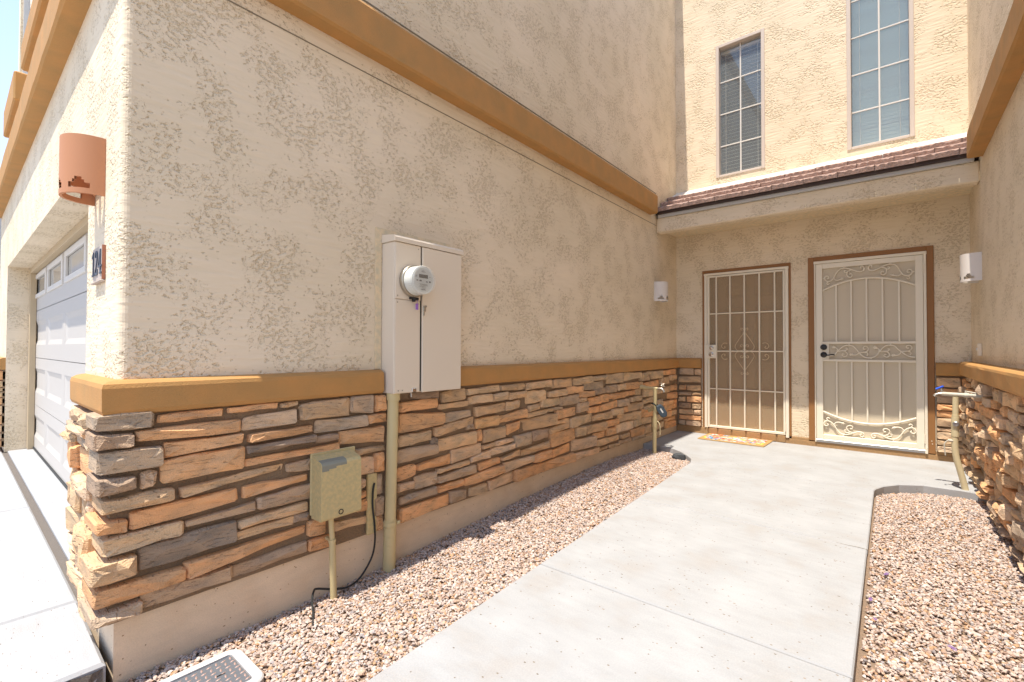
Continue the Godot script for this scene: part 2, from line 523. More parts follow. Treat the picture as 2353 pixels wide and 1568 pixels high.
func make_materials() -> void:
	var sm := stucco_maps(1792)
	var sg := stone_maps(768)
	var gr := grain_maps(512, 1, 0.05, 0.2, 83, 20)
	var cm := concrete_maps(1024, 900, 91)
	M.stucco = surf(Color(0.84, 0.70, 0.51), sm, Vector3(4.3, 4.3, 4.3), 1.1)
	M.stucco_pale = surf(Color(0.70, 0.63, 0.53), sm, Vector3(3.6, 3.6, 3.6), 0.9)
	M.stucco_plain = surf(Color(0.82, 0.67, 0.445), gr, Vector3(1.4, 1.4, 1.4), 0.25)
	var tr := grain_maps(512, 1, 0.011, 0.24, 131, 15)
	M.trim = surf(Color(0.52, 0.27, 0.085), tr, Vector3(1.3, 1.3, 1.3), 0.35, 0.8)
	M.door_trim = mat(Color(0.30, 0.135, 0.04), 0.6)
	M.foundation = surf(Color(0.88, 0.70, 0.50), cm, Vector3(2.2, 2.2, 2.2), 0.15)
	M.plinth = surf(Color(0.42, 0.25, 0.115), gr, Vector3(0.8, 0.8, 0.8), 0.15)
	M.mortar = surf(Color(0.31, 0.21, 0.125), gr, Vector3(0.35, 0.35, 0.35), 0.8)
	M.stone = surf(Color(1, 1, 1), sg, Vector3(1.3, 1.1, 1.3), 1.3)
	M.stone.vertex_color_use_as_albedo = true
	M.concrete = surf(Color(0.405, 0.403, 0.40), cm, Vector3(2.6, 2.6, 2.6), 0.06)
	M.drive = surf(Color(0.42, 0.42, 0.425), cm, Vector3(3.4, 3.4, 1.3), 0.1)
	M.slab_side = surf(Color(0.20, 0.17, 0.145), gr, Vector3(0.3, 0.3, 0.3), 0.8)
	M.joint = mat(Color(0.34, 0.31, 0.27), 0.95)
	M.soil = surf(Color(0.36, 0.25, 0.17), gr, Vector3(0.25, 0.25, 0.25), 0.8)
	M.earth = surf(Color(0.42, 0.38, 0.33), gr, Vector3(3, 3, 3), 0.0)
	M.gravel = mat(Color(1, 1, 1), 0.9)
	M.gravel.vertex_color_use_as_albedo = true
	M.cream = mat(Color(0.83, 0.75, 0.60), 0.42)
	M.cream_panel = mat(Color(0.64, 0.55, 0.41), 0.6)
	M.screen = mat(Color(0.62, 0.47, 0.29), 0.8)
	M.screen.transparency = BaseMaterial3D.TRANSPARENCY_ALPHA
	M.screen.albedo_color.a = 0.3
	M.entry_door = mat(Color(0.33, 0.185, 0.085), 0.5)
	M.panel_box = mat(Color(0.79, 0.68, 0.535), 0.45)
	M.dark = mat(Color(0.015, 0.014, 0.013), 0.5)
	M.black_metal = mat(Color(0.03, 0.028, 0.026), 0.4, 0.3)
	M.chrome = mat(Color(0.62, 0.6, 0.57), 0.22, 1.0)
	M.steel = mat(Color(0.42, 0.4, 0.38), 0.4, 0.9)
	M.olive = surf(Color(0.62, 0.50, 0.245), gr, Vector3(0.7, 0.7, 0.7), 0.05, 0.55)
	M.olive_pipe = mat(Color(0.60, 0.49, 0.255), 0.55)
	M.scuff = mat(Color(0.25, 0.25, 0.20), 0.7)
	M.terracotta = mat(Color(0.52, 0.235, 0.115), 0.7)
	M.white_clay = mat(Color(0.74, 0.68, 0.62), 0.65)
	M.garage = mat(Color(0.56, 0.52, 0.47), 0.45)
	M.vinyl = mat(Color(0.70, 0.66, 0.60), 0.4)
	M.alu = mat(Color(0.60, 0.51, 0.43), 0.45)
	M.glass = mat(Color(0.72, 0.82, 0.86), 0.0)
	M.glass.transparency = BaseMaterial3D.TRANSPARENCY_ALPHA
	M.glass.albedo_color.a = 0.1
	M.slat_open = mat(Color(0.50, 0.46, 0.36), 0.6)
	M.slat_shut = mat(Color(0.46, 0.62, 0.63), 0.6)  # teal of the sky reflected in the glass, put into the slat colour
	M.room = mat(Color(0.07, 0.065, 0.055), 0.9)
	M.tile = surf(Color(0.48, 0.325, 0.27), sg, Vector3(0.3, 0.3, 0.3), 0.8)
	M.fascia = mat(Color(0.055, 0.032, 0.024), 0.6)
	M.flash = mat(Color(0.52, 0.50, 0.46), 0.5)
	M.flash_white = surf(Color(0.76, 0.72, 0.66), gr, Vector3(1, 1, 1), 0.3)
	M.screed = mat(Color(0.24, 0.19, 0.13), 0.7)
	M.scroll = mat(Color(0.62, 0.49, 0.33), 0.5)
	M.meter = mat(Color(0.68, 0.70, 0.66), 0.3)
	M.meter_face = mat(Color(0.60, 0.60, 0.54), 0.35)
	M.ring = mat(Color(0.42, 0.38, 0.31), 0.38, 0.85)
	M.ink = mat(Color(0.10, 0.09, 0.075), 0.6)
	M.lcd = mat(Color(0.10, 0.085, 0.06), 0.3)
	M.purple = mat(Color(0.34, 0.16, 0.55), 0.4)
	M.cover = mat(Color(0.74, 0.76, 0.74), 0.05)
	M.cover.transparency = BaseMaterial3D.TRANSPARENCY_ALPHA
	M.cover.albedo_color.a = 0.12
	M.rubber = mat(Color(0.018, 0.02, 0.02), 0.55)
	M.lockbox = mat(Color(0.035, 0.055, 0.075), 0.45)
	M.sticker = mat(Color(0.6, 0.6, 0.58), 0.5)
	M.brass = mat(Color(0.55, 0.50, 0.42), 0.35, 0.8)
	M.blue = mat(Color(0.015, 0.10, 0.72), 0.4)
	M.pipe_pale = mat(Color(0.60, 0.50, 0.30), 0.55)
	M.pipe_worn = surf(Color(0.62, 0.57, 0.46), gr, Vector3(0.2, 0.2, 0.2), 0.1, 0.6)
	M.ring_concrete = surf(Color(0.62, 0.59, 0.56), gr, Vector3(0.3, 0.3, 0.3), 0.2)
	M.plate = mat(Color(0.19, 0.205, 0.225), 0.42, 0.4)
	M.plate_worn = mat(Color(0.44, 0.30, 0.25), 0.5, 0.3)
	M.plaque = surf(Color(0.56, 0.47, 0.40), gr, Vector3(0.3, 0.3, 0.3), 0.1)
	M.plaque_side = mat(Color(0.40, 0.16, 0.09), 0.8)
	M.number = mat(Color(0.075, 0.09, 0.12), 0.5)
	M.slate = surf(Color(0.085, 0.09, 0.095), sg, Vector3(0.15, 0.1, 0.15), 0.6)
	M.twig = mat(Color(0.40, 0.31, 0.24), 0.9)
	M.far_wall = surf(Color(0.50, 0.47, 0.47), sm, Vector3(3.6, 3.6, 3.6), 0.5)
	M.far_door = mat(Color(0.36, 0.28, 0.24), 0.6)

# ---------------------------------------------------------------- the setting: ground, concrete, gravel
func left_edge(z: float) -> float:      # x of the walk's left edge
	return 0.779 + 0.0436 * (z + 4.46)

func bed_left() -> PackedVector2Array:
	return PackedVector2Array([Vector2(0, -5.07), Vector2(0.232, -5.04), Vector2(0.404, -5.0), Vector2(0.53, -4.9), Vector2(0.649, -4.752), Vector2(0.729, -4.635), Vector2(0.779, -4.46), Vector2(left_edge(2.0), 2.0), Vector2(0.035, 2.0), Vector2(0.035, 0.02), Vector2(0, 0.0)])

func bed_right() -> PackedVector2Array:
	return PackedVector2Array([Vector2(2.287, -4.47), Vector2(2.298, -4.546), Vector2(2.347, -4.683), Vector2(2.448, -4.834), Vector2(2.609, -4.94), Vector2(2.851, -4.945), Vector2(W, -4.9), Vector2(W, 2.0), Vector2(2.295, 2.0), Vector2(2.289, -1.6)])

func height_left(x: float, z: float) -> float:
	var wall := -0.165
	if z < -1.0: wall = lerpf(-0.165, -0.085, clampf((-1.0 - z) / 1.6, 0, 1))
	if z < -2.6: wall = lerpf(-0.085, -0.045, clampf((-2.6 - z) / 1.2, 0, 1))
	var t := clampf(x / left_edge(z), 0, 1)
	return lerpf(wall, -0.03, pow(t, 1.15)) - 0.02 * smoothstep(-4.3, -4.9, z)

func height_right(x: float, z: float) -> float:
	return -0.04 - 0.03 * smoothstep(-4.4, -4.9, z) - 0.012 * sin(x * 5.0 + z * 2.0)

func pebble() -> ArrayMesh:
	var ico := []
	var t := 1.618
	for q in [[-1, t, 0], [1, t, 0], [-1, -t, 0], [1, -t, 0], [0, -1, t], [0, 1, t], [0, -1, -t], [0, 1, -t], [t, 0, -1], [t, 0, 1], [-t, 0, -1], [-t, 0, 1]]:
		var v := Vector3(q[0], q[1], q[2]).normalized()
		ico.append(v * rng.randf_range(0.72, 1.22))
	var st := new_st()
	for f in [[0, 11, 5], [0, 5, 1], [0, 1, 7], [0, 7, 10], [0, 10, 11], [1, 5, 9], [5, 11, 4], [11, 10, 2], [10, 7, 6], [7, 1, 8], [3, 9, 4], [3, 4, 2], [3, 2, 6], [3, 6, 8], [3, 8, 9], [4, 9, 5], [2, 4, 11], [6, 2, 10], [8, 6, 7], [9, 8, 1]]:
		tri(st, ico[f[0]], ico[f[1]], ico[f[2]], ico[f[0]] + ico[f[1]] + ico[f[2]])
	st.generate_normals()
	return st.commit()

func gravel_bed(called: String, label: String, poly: PackedVector2Array, hf: Callable, box_: Rect2, count: int) -> void:
	var mm := MultiMesh.new()
	mm.transform_format = MultiMesh.TRANSFORM_3D
	mm.use_colors = true
	mm.mesh = pebble()
	var tones := [Color(0.80, 0.66, 0.57), Color(0.72, 0.57, 0.48), Color(0.76, 0.62, 0.53), Color(0.68, 0.50, 0.40), Color(0.70, 0.48, 0.34), Color(0.66, 0.40, 0.22), Color(0.60, 0.46, 0.38), Color(0.46, 0.40, 0.38), Color(0.50, 0.33, 0.24), Color(0.80, 0.69, 0.61), Color(0.72, 0.54, 0.43), Color(0.70, 0.55, 0.46)]
	var list := []
	var inner: PackedVector2Array = Geometry2D.offset_polygon(poly, -0.012)[0]
	while list.size() < count:
		var x := rng.randf_range(box_.position.x, box_.end.x)
		var z := rng.randf_range(box_.position.y, box_.end.y)
		if not Geometry2D.is_point_in_polygon(Vector2(x, z), inner): continue
		if x > 0.255 and x < 0.562 and z > -0.368 and z < 0.1 and called == "gravel_bed" and poly[0].x < 1.0: continue
		var r := rng.randf_range(0.0046, 0.0092) * (1.35 if rng.randf() < 0.07 else 1.0)
		var b := Basis.from_euler(Vector3(rng.randf_range(-0.5, 0.5), rng.randf() * TAU, rng.randf_range(-0.5, 0.5)))
		b = b * Basis.from_scale(Vector3(r * rng.randf_range(0.8, 1.45), r * rng.randf_range(0.45, 0.85), r * rng.randf_range(0.75, 1.2)))
		list.append([Transform3D(b, Vector3(x, hf.call(x, z) + rng.randf_range(-0.006, 0.006), z)), tones[rng.randi() % tones.size()] * rng.randf_range(0.6, 0.82)])
	mm.instance_count = count
	for i in count:
		mm.set_instance_transform(i, list[i][0])
		mm.set_instance_color(i, list[i][1])
	var o := MultiMeshInstance3D.new()
	o.name = numbered(self, called)
	o.multimesh = mm
	o.material_override = M.gravel
	add_child(o, true)
	tag(o, label, "gravel", "", "stuff")

func bed_sheet(poly: PackedVector2Array, hf: Callable, xs: Array, zs: Array) -> void:
	var st := new_st()
	for i in 8:
		for j in 40:
			var q := []
			for w in [[i, j], [i + 1, j], [i + 1, j + 1], [i, j + 1]]:
				var z: float = lerpf(zs[0], zs[1], w[1] / 40.0)
				var x: float = lerpf(xs[0], left_edge(z) if xs[1] < 0 else xs[1], w[0] / 8.0)
				q.append(Vector3(x, hf.call(x, z) - 0.011, z))
			quad(st, q[0], q[1], q[2], q[3], Vector3.UP)
	tag(obj("soil", st, M.soil, self), "", "", "", "structure")

func slab(parent: Node, pts: Array, top: float, bottom: float, m: Material, gap := 0.004, bev := 0.006) -> void:
	var poly := PackedVector2Array(pts)
	var sh: Array = Geometry2D.offset_polygon(poly, -gap, Geometry2D.JOIN_MITER)
	if sh.size() == 1: poly = sh[0]
	var st := new_st()
	prism(st, poly, bottom, top, bev)
	obj("slab", st, m, parent)

func build_setting() -> void:
	var st := new_st()
	var g := 400.0
	quad(st, Vector3(-g, -0.32, -g), Vector3(g, -0.32, -g), Vector3(g, -0.32, g), Vector3(-g, -0.32, g), Vector3.UP)
	tag(obj("ground", st, M.earth, self), "", "", "", "structure")
	# walk: a landing before the doors and the slabs that come towards the camera
	var walk := thing("walkway", "pale concrete walkway with tooled joints leading to the two doors", "walkway")
	tag(walk, "", "", "", "structure")
	walk.remove_meta("category")
	slab(walk, [Vector2(0.002, -D + 0.002), Vector2(W - 0.002, -D + 0.002), Vector2(W - 0.002, -4.9), Vector2(2.851, -4.945), Vector2(2.609, -4.94), Vector2(2.448, -4.834), Vector2(2.347, -4.683), Vector2(2.298, -4.546), Vector2(2.287, -4.49), Vector2(0.779, -4.46), Vector2(0.729, -4.635), Vector2(0.649, -4.752), Vector2(0.53, -4.9), Vector2(0.404, -5.0), Vector2(0.232, -5.04), Vector2(0.002, -5.07)], 0.0, -0.2, M.concrete)
	var zs := [-4.46, -3.015, -1.64, -0.27, 1.1, 2.5]
	for i in 5:
		var a: float = zs[i]
		var b: float = zs[i + 1]
		slab(walk, [Vector2(left_edge(a), a), Vector2(2.287, a - (0.03 if i == 0 else 0.0)), Vector2(2.289, b), Vector2(left_edge(b), b)], 0.0, -0.2, M.concrete)
	var js := new_st()
	prism(js, PackedVector2Array([Vector2(left_edge(-4.46) + 0.02, -4.49), Vector2(2.27, -4.52), Vector2(2.27, 2.4), Vector2(left_edge(2.4) + 0.02, 2.4)]), -0.19, -0.011)
	obj("joint_bed", js, M.joint, walk)
	var cs := new_st()      # the crack that runs in from the right edge beside the second joint
	tube(cs, [Vector3(2.284, 0.0005, -3.006), Vector3(2.24, 0.0005, -3.016), Vector3(2.19, 0.0005, -3.01), Vector3(2.13, 0.0005, -3.017)], [0.003, 0.0026, 0.002, 0.0008], 5)
	obj("crack", cs, M.joint, walk)
	# driveway before the garage
	var dr := thing("driveway", "pale brushed concrete driveway and apron before the white garage door", "driveway")
	tag(dr, "", "", "", "structure")
	dr.remove_meta("category")
	var xs := [-15.9, -8.6, -5.0, -2.72, -0.655, 0.03]
	for i in 5:
		slab(dr, [Vector2(xs[i], 0.012), Vector2(xs[i + 1], 0.022 if i == 4 else 0.012), Vector2(xs[i + 1], 4.0), Vector2(xs[i], 4.0)], -0.05, -0.3, M.drive, 0.004, 0.012)
		slab(dr, [Vector2(xs[i], 4.0), Vector2(xs[i + 1], 4.0), Vector2(xs[i + 1], 9.0), Vector2(xs[i], 9.0)], -0.05, -0.3, M.drive, 0.004, 0.006)
	slab(dr, [Vector2(-5.648, -0.27), Vector2(-2.72, -0.27), Vector2(-2.72, -0.025), Vector2(-5.648, -0.025)], -0.048, -0.3, M.drive, 0.003)
	slab(dr, [Vector2(-2.72, -0.27), Vector2(-0.682, -0.27), Vector2(-0.682, -0.025), Vector2(-2.72, -0.025)], -0.048, -0.3, M.drive, 0.003)
	var ds := new_st()
	prism(ds, PackedVector2Array([Vector2(-15.8, -0.26), Vector2(-0.7, -0.26), Vector2(-0.7, 0.014), Vector2(0.0, 0.024), Vector2(0.0, 8.9), Vector2(-15.8, 8.9)]), -0.29, -0.068)
	obj("joint_bed", ds, M.slab_side, dr)
	bx_edge(dr)
	bed_sheet(bed_left(), height_left, [0.0, -1.0], [-5.08, 2.0])
	bed_sheet(bed_right(), height_right, [2.28, W], [-4.96, 2.0])
	gravel_bed("gravel_bed", "strip of crushed pink and tan gravel along the left stone wall", bed_left(), height_left, Rect2(0, -5.08, 1.12, 6.2), 46000)
	gravel_bed("gravel_bed", "bed of crushed pink and tan gravel along the right stone wall", bed_right(), height_right, Rect2(2.28, -4.96, 0.78, 5.7), 34000)

func bx_edge(dr: Node3D) -> void:     # the rough, undercut edge of the driveway slab beside the corner
	var st := new_st()
	var z := 0.035
	var prev := []
	while z < 4.0:
		var row := []
		for k in 5: row.append(Vector3(0.0275 + rng.randf_range(0.0, 0.016) - 0.004 * k, -0.068 - 0.055 * k + rng.randf_range(-0.006, 0.006), z))
		if prev.size() > 0:
			for k in 4: quad(st, prev[k], row[k], row[k + 1], prev[k + 1], Vector3.RIGHT)
		prev = row
		z += 0.03
	obj("broken_edge", st, M.slab_side, dr)

func cap_prof(t: float, y0: float, y1: float) -> Array:
	var h := y1 - y0
	var r := 0.022
	return [Vector2(-0.01, y0), Vector2(t - r, y0), Vector2(t - 0.007, y0 + 0.006), Vector2(t, y0 + r), Vector2(t, y1 - r * 1.3), Vector2(t - 0.005, y1 - 0.012), Vector2(t - r, y1 - 0.002), Vector2(t - 0.04, y1 + 0.002), Vector2(-0.01, y1 + 0.004)]

func path_runs(pts: Array) -> Array:
	var out := []
	for i in pts.size() - 1: out.append_array(run(pts[i], pts[i + 1]))
	out.append(pts[-1])
	return out

# ---------------------------------------------------------------- the garage wing on the left
var lh: Node3D
var stone_count := 0

func on_left(p: Vector2, d: float) -> Vector3: return Vector3(d, p.y, -p.x)
func on_front(p: Vector2, d: float) -> Vector3: return Vector3(p.x, p.y, d)
func on_back(p: Vector2, d: float) -> Vector3: return Vector3(p.x, p.y, -D + d)
func on_right(p: Vector2, d: float) -> Vector3: return Vector3(W - d, p.y, p.x)

# one stone of the left wall, as measured: distance along the wall of its two ends and the heights of its top and bottom there, in millimetres
func s(tone: String, s0: float, t0: float, b0: float, s1: float, t1: float, b1: float) -> void:
	var jit := 0.004
	var q := []
	for v in [[s0, t0], [s0, b0], [s1, b1], [s1, t1]]:
		q.append(Vector2(v[0] + (-4.0 if v[0] == s0 else 4.0), v[1] + (4.0 if v[1] == t0 or v[1] == t1 else -4.0)) / 1000.0 + Vector2(rng.randf_range(-jit, jit), rng.randf_range(-jit, jit)) * (1.0 if s0 > 0 else 0.3))
	var corner := s0 < 0
	var f := rng.randf_range(0.04, 0.058)
	if corner: f = rng.randf_range(0.056, 0.07) + (0.012 if b0 < 350 else 0.0)
	put("stone", rock(q, f, tone, on_left, rng.randf_range(0.1, 0.2) if corner else -0.012), M.stone, lh)

func build_left() -> void:
	lh = thing("garage_house", "tan stucco garage wing with stone veneer base along the left side", "house")
	var st := new_st()
	# walls: the side wall with its rounded corner, the pier, the header over the garage door, the far pier, the upper front
	var r := 0.03
	var corner := []
	for k in 6: corner.append(Vector2(-r + r * sin(PI / 2 * k / 5.0), -r + r * cos(PI / 2 * k / 5.0)))
	corner.reverse()
	var poly := [Vector2(-0.28, -D - 3.0), Vector2(0, -D - 3.0)]
	poly.append_array(corner)
	poly.append_array([Vector2(-0.68, 0), Vector2(-0.68, -0.28), Vector2(-0.28, -0.28)])
	prism(st, PackedVector2Array(poly), 0.086, 2.12)
	var poly2 := [Vector2(-0.28, -D - 3.0), Vector2(0, -D - 3.0)]
	poly2.append_array(corner)
	poly2.append_array([Vector2(-4.78, 0), Vector2(-4.78, -0.28), Vector2(-0.28, -0.28)])
	var win := [-4.62, 3.68, -3.66, 5.2]
	prism(st, PackedVector2Array(poly2), 2.12, 3.2)
	box(st, Vector3(-6.9, 2.12, -0.28), Vector3(-4.78, 3.2, 0))
	box(st, Vector3(-6.9, -0.06, -0.28), Vector3(-5.65, 2.12, 0))
	var poly3 := [Vector2(-0.28, -D - 3.0), Vector2(0, -D - 3.0)]
	poly3.append_array(corner)
	poly3.append_array([Vector2(-3.66, 0), Vector2(-3.66, -0.28), Vector2(-0.28, -0.28)])
	prism(st, PackedVector2Array(poly3), 3.2, 6.8)
	box(st, Vector3(-4.62, 3.2, -0.28), Vector3(-3.66, win[1], 0))
	box(st, Vector3(-4.62, win[3], -0.28), Vector3(-3.66, 6.8, 0))
	box(st, Vector3(-4.78, 3.2, -0.28), Vector3(-4.62, 6.8, 0))
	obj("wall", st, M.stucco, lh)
	# floors and far sides that close the building
	var rs := new_st()
	box(rs, Vector3(-4.78, 6.8, -D - 3.0), Vector3(0, 6.95, 0))
	box(rs, Vector3(-6.9, 3.2, -D - 3.0), Vector3(-4.79, 3.3, 0))
	box(rs, Vector3(-6.9, -0.06, -D - 3.0), Vector3(-6.8, 3.2, -0.285))
	box(rs, Vector3(-4.78, 3.32, -D - 3.0), Vector3(-4.68, 6.8, -0.285))
	box(rs, Vector3(-6.8, -0.06, -D - 3.2), Vector3(-0.29, 6.8, -D - 3.01))
	box(rs, Vector3(-6.79, -0.08, -D - 3.0), Vector3(-0.3, -0.06, -0.29))
	obj("roof", rs, M.stucco_plain, lh)
	bx("shadow_cornice", Vector3(0.002, 6.62, -D + 0.01), Vector3(0.085, 6.8, 0.04), M.trim, lh, 0.01)  # added out of view, overhang sized to cast the shadow strip below
	# concrete footing below the stone
	var fs := new_st()
	prism(fs, PackedVector2Array([Vector2(-0.2, -D + 0.02), Vector2(0.004, -D + 0.02), Vector2(0.004, 0.0), Vector2(-0.67, 0.0), Vector2(-0.67, -0.2), Vector2(-0.2, -0.2)]), -0.31, 0.085, 0.004)
	obj("footing", fs, M.foundation, lh)
	var ms := new_st()
	prism(ms, PackedVector2Array([Vector2(0.001, -D + 0.02), Vector2(0.024, -D + 0.02), Vector2(0.024, 0.022), Vector2(-0.675, 0.022), Vector2(-0.675, 0.002), Vector2(0.001, 0.002)]), 0.088, 0.904)
	obj("mortar", ms, M.mortar, lh)
	# ledge above the stone, broken by the meter cabinet
	var cp := cap_prof(0.056, 0.905, 1.043)
	var c1 := new_st()
	sweep(c1, cp, path_runs([Vector2(0, -1.222), Vector2(0, 0), Vector2(-0.672, 0)]), 0.0015)
	obj("ledge", c1, M.trim, lh)
	var c2 := new_st()
	sweep(c2, cp, path_runs([Vector2(0, -D + 0.02), Vector2(0, -1.80)]), 0.0015)
	obj("ledge", c2, M.trim, lh)
	# band between the storeys
	var b1 := new_st()
	sweep(b1, [Vector2(-0.01, 2.91), Vector2(0.085, 2.912), Vector2(0.099, 2.924), Vector2(0.1, 3.13), Vector2(0.088, 3.148), Vector2(-0.01, 3.175)], path_runs([Vector2(0, -5.312), Vector2(0, 0), Vector2(-6.9, 0)]), 0.002)
	obj("trim_band", b1, M.trim, lh)
	bx("weep_screed", Vector3(0.0005, 2.807, -5.5), Vector3(0.003, 2.8125, -0.04), M.screed, lh)
	bx("weep_screed", Vector3(0.0005, 3.232, -D + 0.75), Vector3(0.004, 3.24, -0.04), M.screed, lh)
	# window and sills of the upper front
	bx("window_sill", Vector3(-2.9, 3.36, 0.001), Vector3(-0.75, 3.56, 0.1), M.trim, lh, 0.012)
	bx("window_sill", Vector3(-4.74, 3.36, 0.001), Vector3(-3.56, 3.62, 0.1), M.trim, lh, 0.012)
	var uw := new_st()
	for e in [[-4.62, 3.68, -4.58, 5.2], [-3.70, 3.68, -3.66, 5.2], [-4.58, 3.68, -3.70, 3.72], [-4.58, 5.16, -3.70, 5.2]]:
		box(uw, Vector3(e[0], e[1], -0.08), Vector3(e[2], e[3], -0.02))
	var uwo := obj("window", uw, M.vinyl, lh)
	bx("pane", Vector3(-4.58, 3.72, -0.06), Vector3(-3.70, 5.16, -0.056), M.glass, uwo)
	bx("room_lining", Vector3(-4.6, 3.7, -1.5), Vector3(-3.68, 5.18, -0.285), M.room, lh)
	# the measured stones of the side wall
	stones_left()
	# stones of the garage pier, laid in courses
	courses(-0.665, -0.12, 0.06, 0.895, 0.14, 0.32, 0.05, 0.11, func(a, b, y0, y1):
		put("stone", rock([Vector2(a, y1), Vector2(a, y0), Vector2(b, y0 + rng.randf_range(-0.006, 0.006)), Vector2(b, y1 - 0.004)], rng.randf_range(0.042, 0.075), ["t", "p", "o", "g", "p", "t"][rng.randi() % 6], on_front, 0.01), M.stone, lh))
	# far garage pier
	var cp2 := new_st()
	sweep(cp2, cp, [Vector2(-5.66, 0), Vector2(-6.88, 0)])
	obj("ledge", cp2, M.trim, lh)
	bx("mortar", Vector3(-6.88, 0.0, 0.001), Vector3(-5.67, 0.9, 0.022), M.mortar, lh)
	courses(-6.88, -5.67, 0.0, 0.895, 0.2, 0.42, 0.06, 0.12, func(a, b, y0, y1):
		put("stone", rock([Vector2(a, y1), Vector2(a, y0), Vector2(b, y0), Vector2(b, y1)], rng.randf_range(0.045, 0.075), ["t", "p", "o", "g"][rng.randi() % 4], on_front, 0.01), M.stone, lh))
	# garage door: four sections, recessed panels and a row of windows
	var z0 := -0.253
	var z1 := -0.238
	var gd := new_st()
	box(gd, Vector3(-5.95, -0.047, -0.30), Vector3(-0.4, 2.3, z0 - 0.012))
	var x0 := -5.83
	var pw := 1.155
	var sect := [-0.045, 0.484, 1.046, 1.606, 2.16]
	var holes := []
	for k in 4:
		for i in 5:
			var hx := x0 + pw * i + 0.13
			var lo: float = sect[k] + 0.155
			var hi: float = sect[k + 1] - 0.125
			holes.append([hx, lo, hx + pw - 0.16, hi, k])
	for k in 4:
		var hs := []
		for h in holes:
			if h[4] == k: hs.append(h)
		holed(gd, [x0 - 0.1, -0.35], [sect[k] + 0.003, sect[k + 1] - 0.003], z1, z0, hs)
		quad(gd, Vector3(x0 - 0.1, sect[k + 1] - 0.003, z1), Vector3(-0.35, sect[k + 1] - 0.003, z1), Vector3(-0.35, sect[k + 1] - 0.003, z0), Vector3(x0 - 0.1, sect[k + 1] - 0.003, z0), Vector3.UP)
	var door := obj("garage_door", gd, M.garage, lh)
	for h in holes:
		if h[4] < 3:
			var ps := new_st()
			var m := 0.05
			var a := [Vector3(h[0], h[1], z1 - 0.001), Vector3(h[2], h[1], z1 - 0.001), Vector3(h[2], h[3], z1 - 0.001), Vector3(h[0], h[3], z1 - 0.001)]
			var b := [Vector3(h[0] + m, h[1] + m, z0 + 0.001), Vector3(h[2] - m, h[1] + m, z0 + 0.001), Vector3(h[2] - m, h[3] - m, z0 + 0.001), Vector3(h[0] + m, h[3] - m, z0 + 0.001)]
			var outs := [Vector3(0, 1, 1), Vector3(-1, 0, 1), Vector3(0, -1, 1), Vector3(1, 0, 1)]
			for i in 4: quad(ps, a[i], a[(i + 1) % 4], b[(i + 1) % 4], b[i], outs[i])
			quad(ps, b[0], b[1], b[2], b[3], Vector3(0, 0, 1))
			obj("recessed_panel", ps, M.garage, door)
		else:
			var ws := new_st()
			var w := 0.045
			box(ws, Vector3(h[0] - 0.005, h[1] - 0.005, z1 - 0.01), Vector3(h[2] + 0.005, h[1] + w, z1 + 0.014), 0.004)
			box(ws, Vector3(h[0] - 0.005, h[3] - w, z1 - 0.01), Vector3(h[2] + 0.005, h[3] + 0.005, z1 + 0.014), 0.004)
			box(ws, Vector3(h[0] - 0.005, h[1] + w, z1 - 0.01), Vector3(h[0] + w, h[3] - w, z1 + 0.013), 0.004)
			box(ws, Vector3(h[2] - w, h[1] + w, z1 - 0.01), Vector3(h[2] + 0.005, h[3] - w, z1 + 0.013), 0.004)
			obj("window_frame", ws, M.vinyl, door)
			bx("window_pane", Vector3(h[0] + w, h[1] + w, z0), Vector3(h[2] - w, h[3] - w, z0 + 0.006), M.garage_glass, door)
	bx("weather_strip", Vector3(-5.66, -0.046, -0.235), Vector3(-0.67, -0.02, -0.228), M.rubber, lh)
	# painted wood stop round the opening
	bx("door_jamb", Vector3(-5.665, -0.045, -0.237), Vector3(-5.56, 2.119, -0.18), M.trim_pale, lh, 0.004)
	bx("door_jamb", Vector3(-0.76, -0.045, -0.237), Vector3(-0.681, 2.119, -0.18), M.trim_pale, lh, 0.004)
	bx("door_jamb", Vector3(-5.56, 2.06, -0.237), Vector3(-0.76, 2.119, -0.18), M.trim_pale, lh, 0.004)

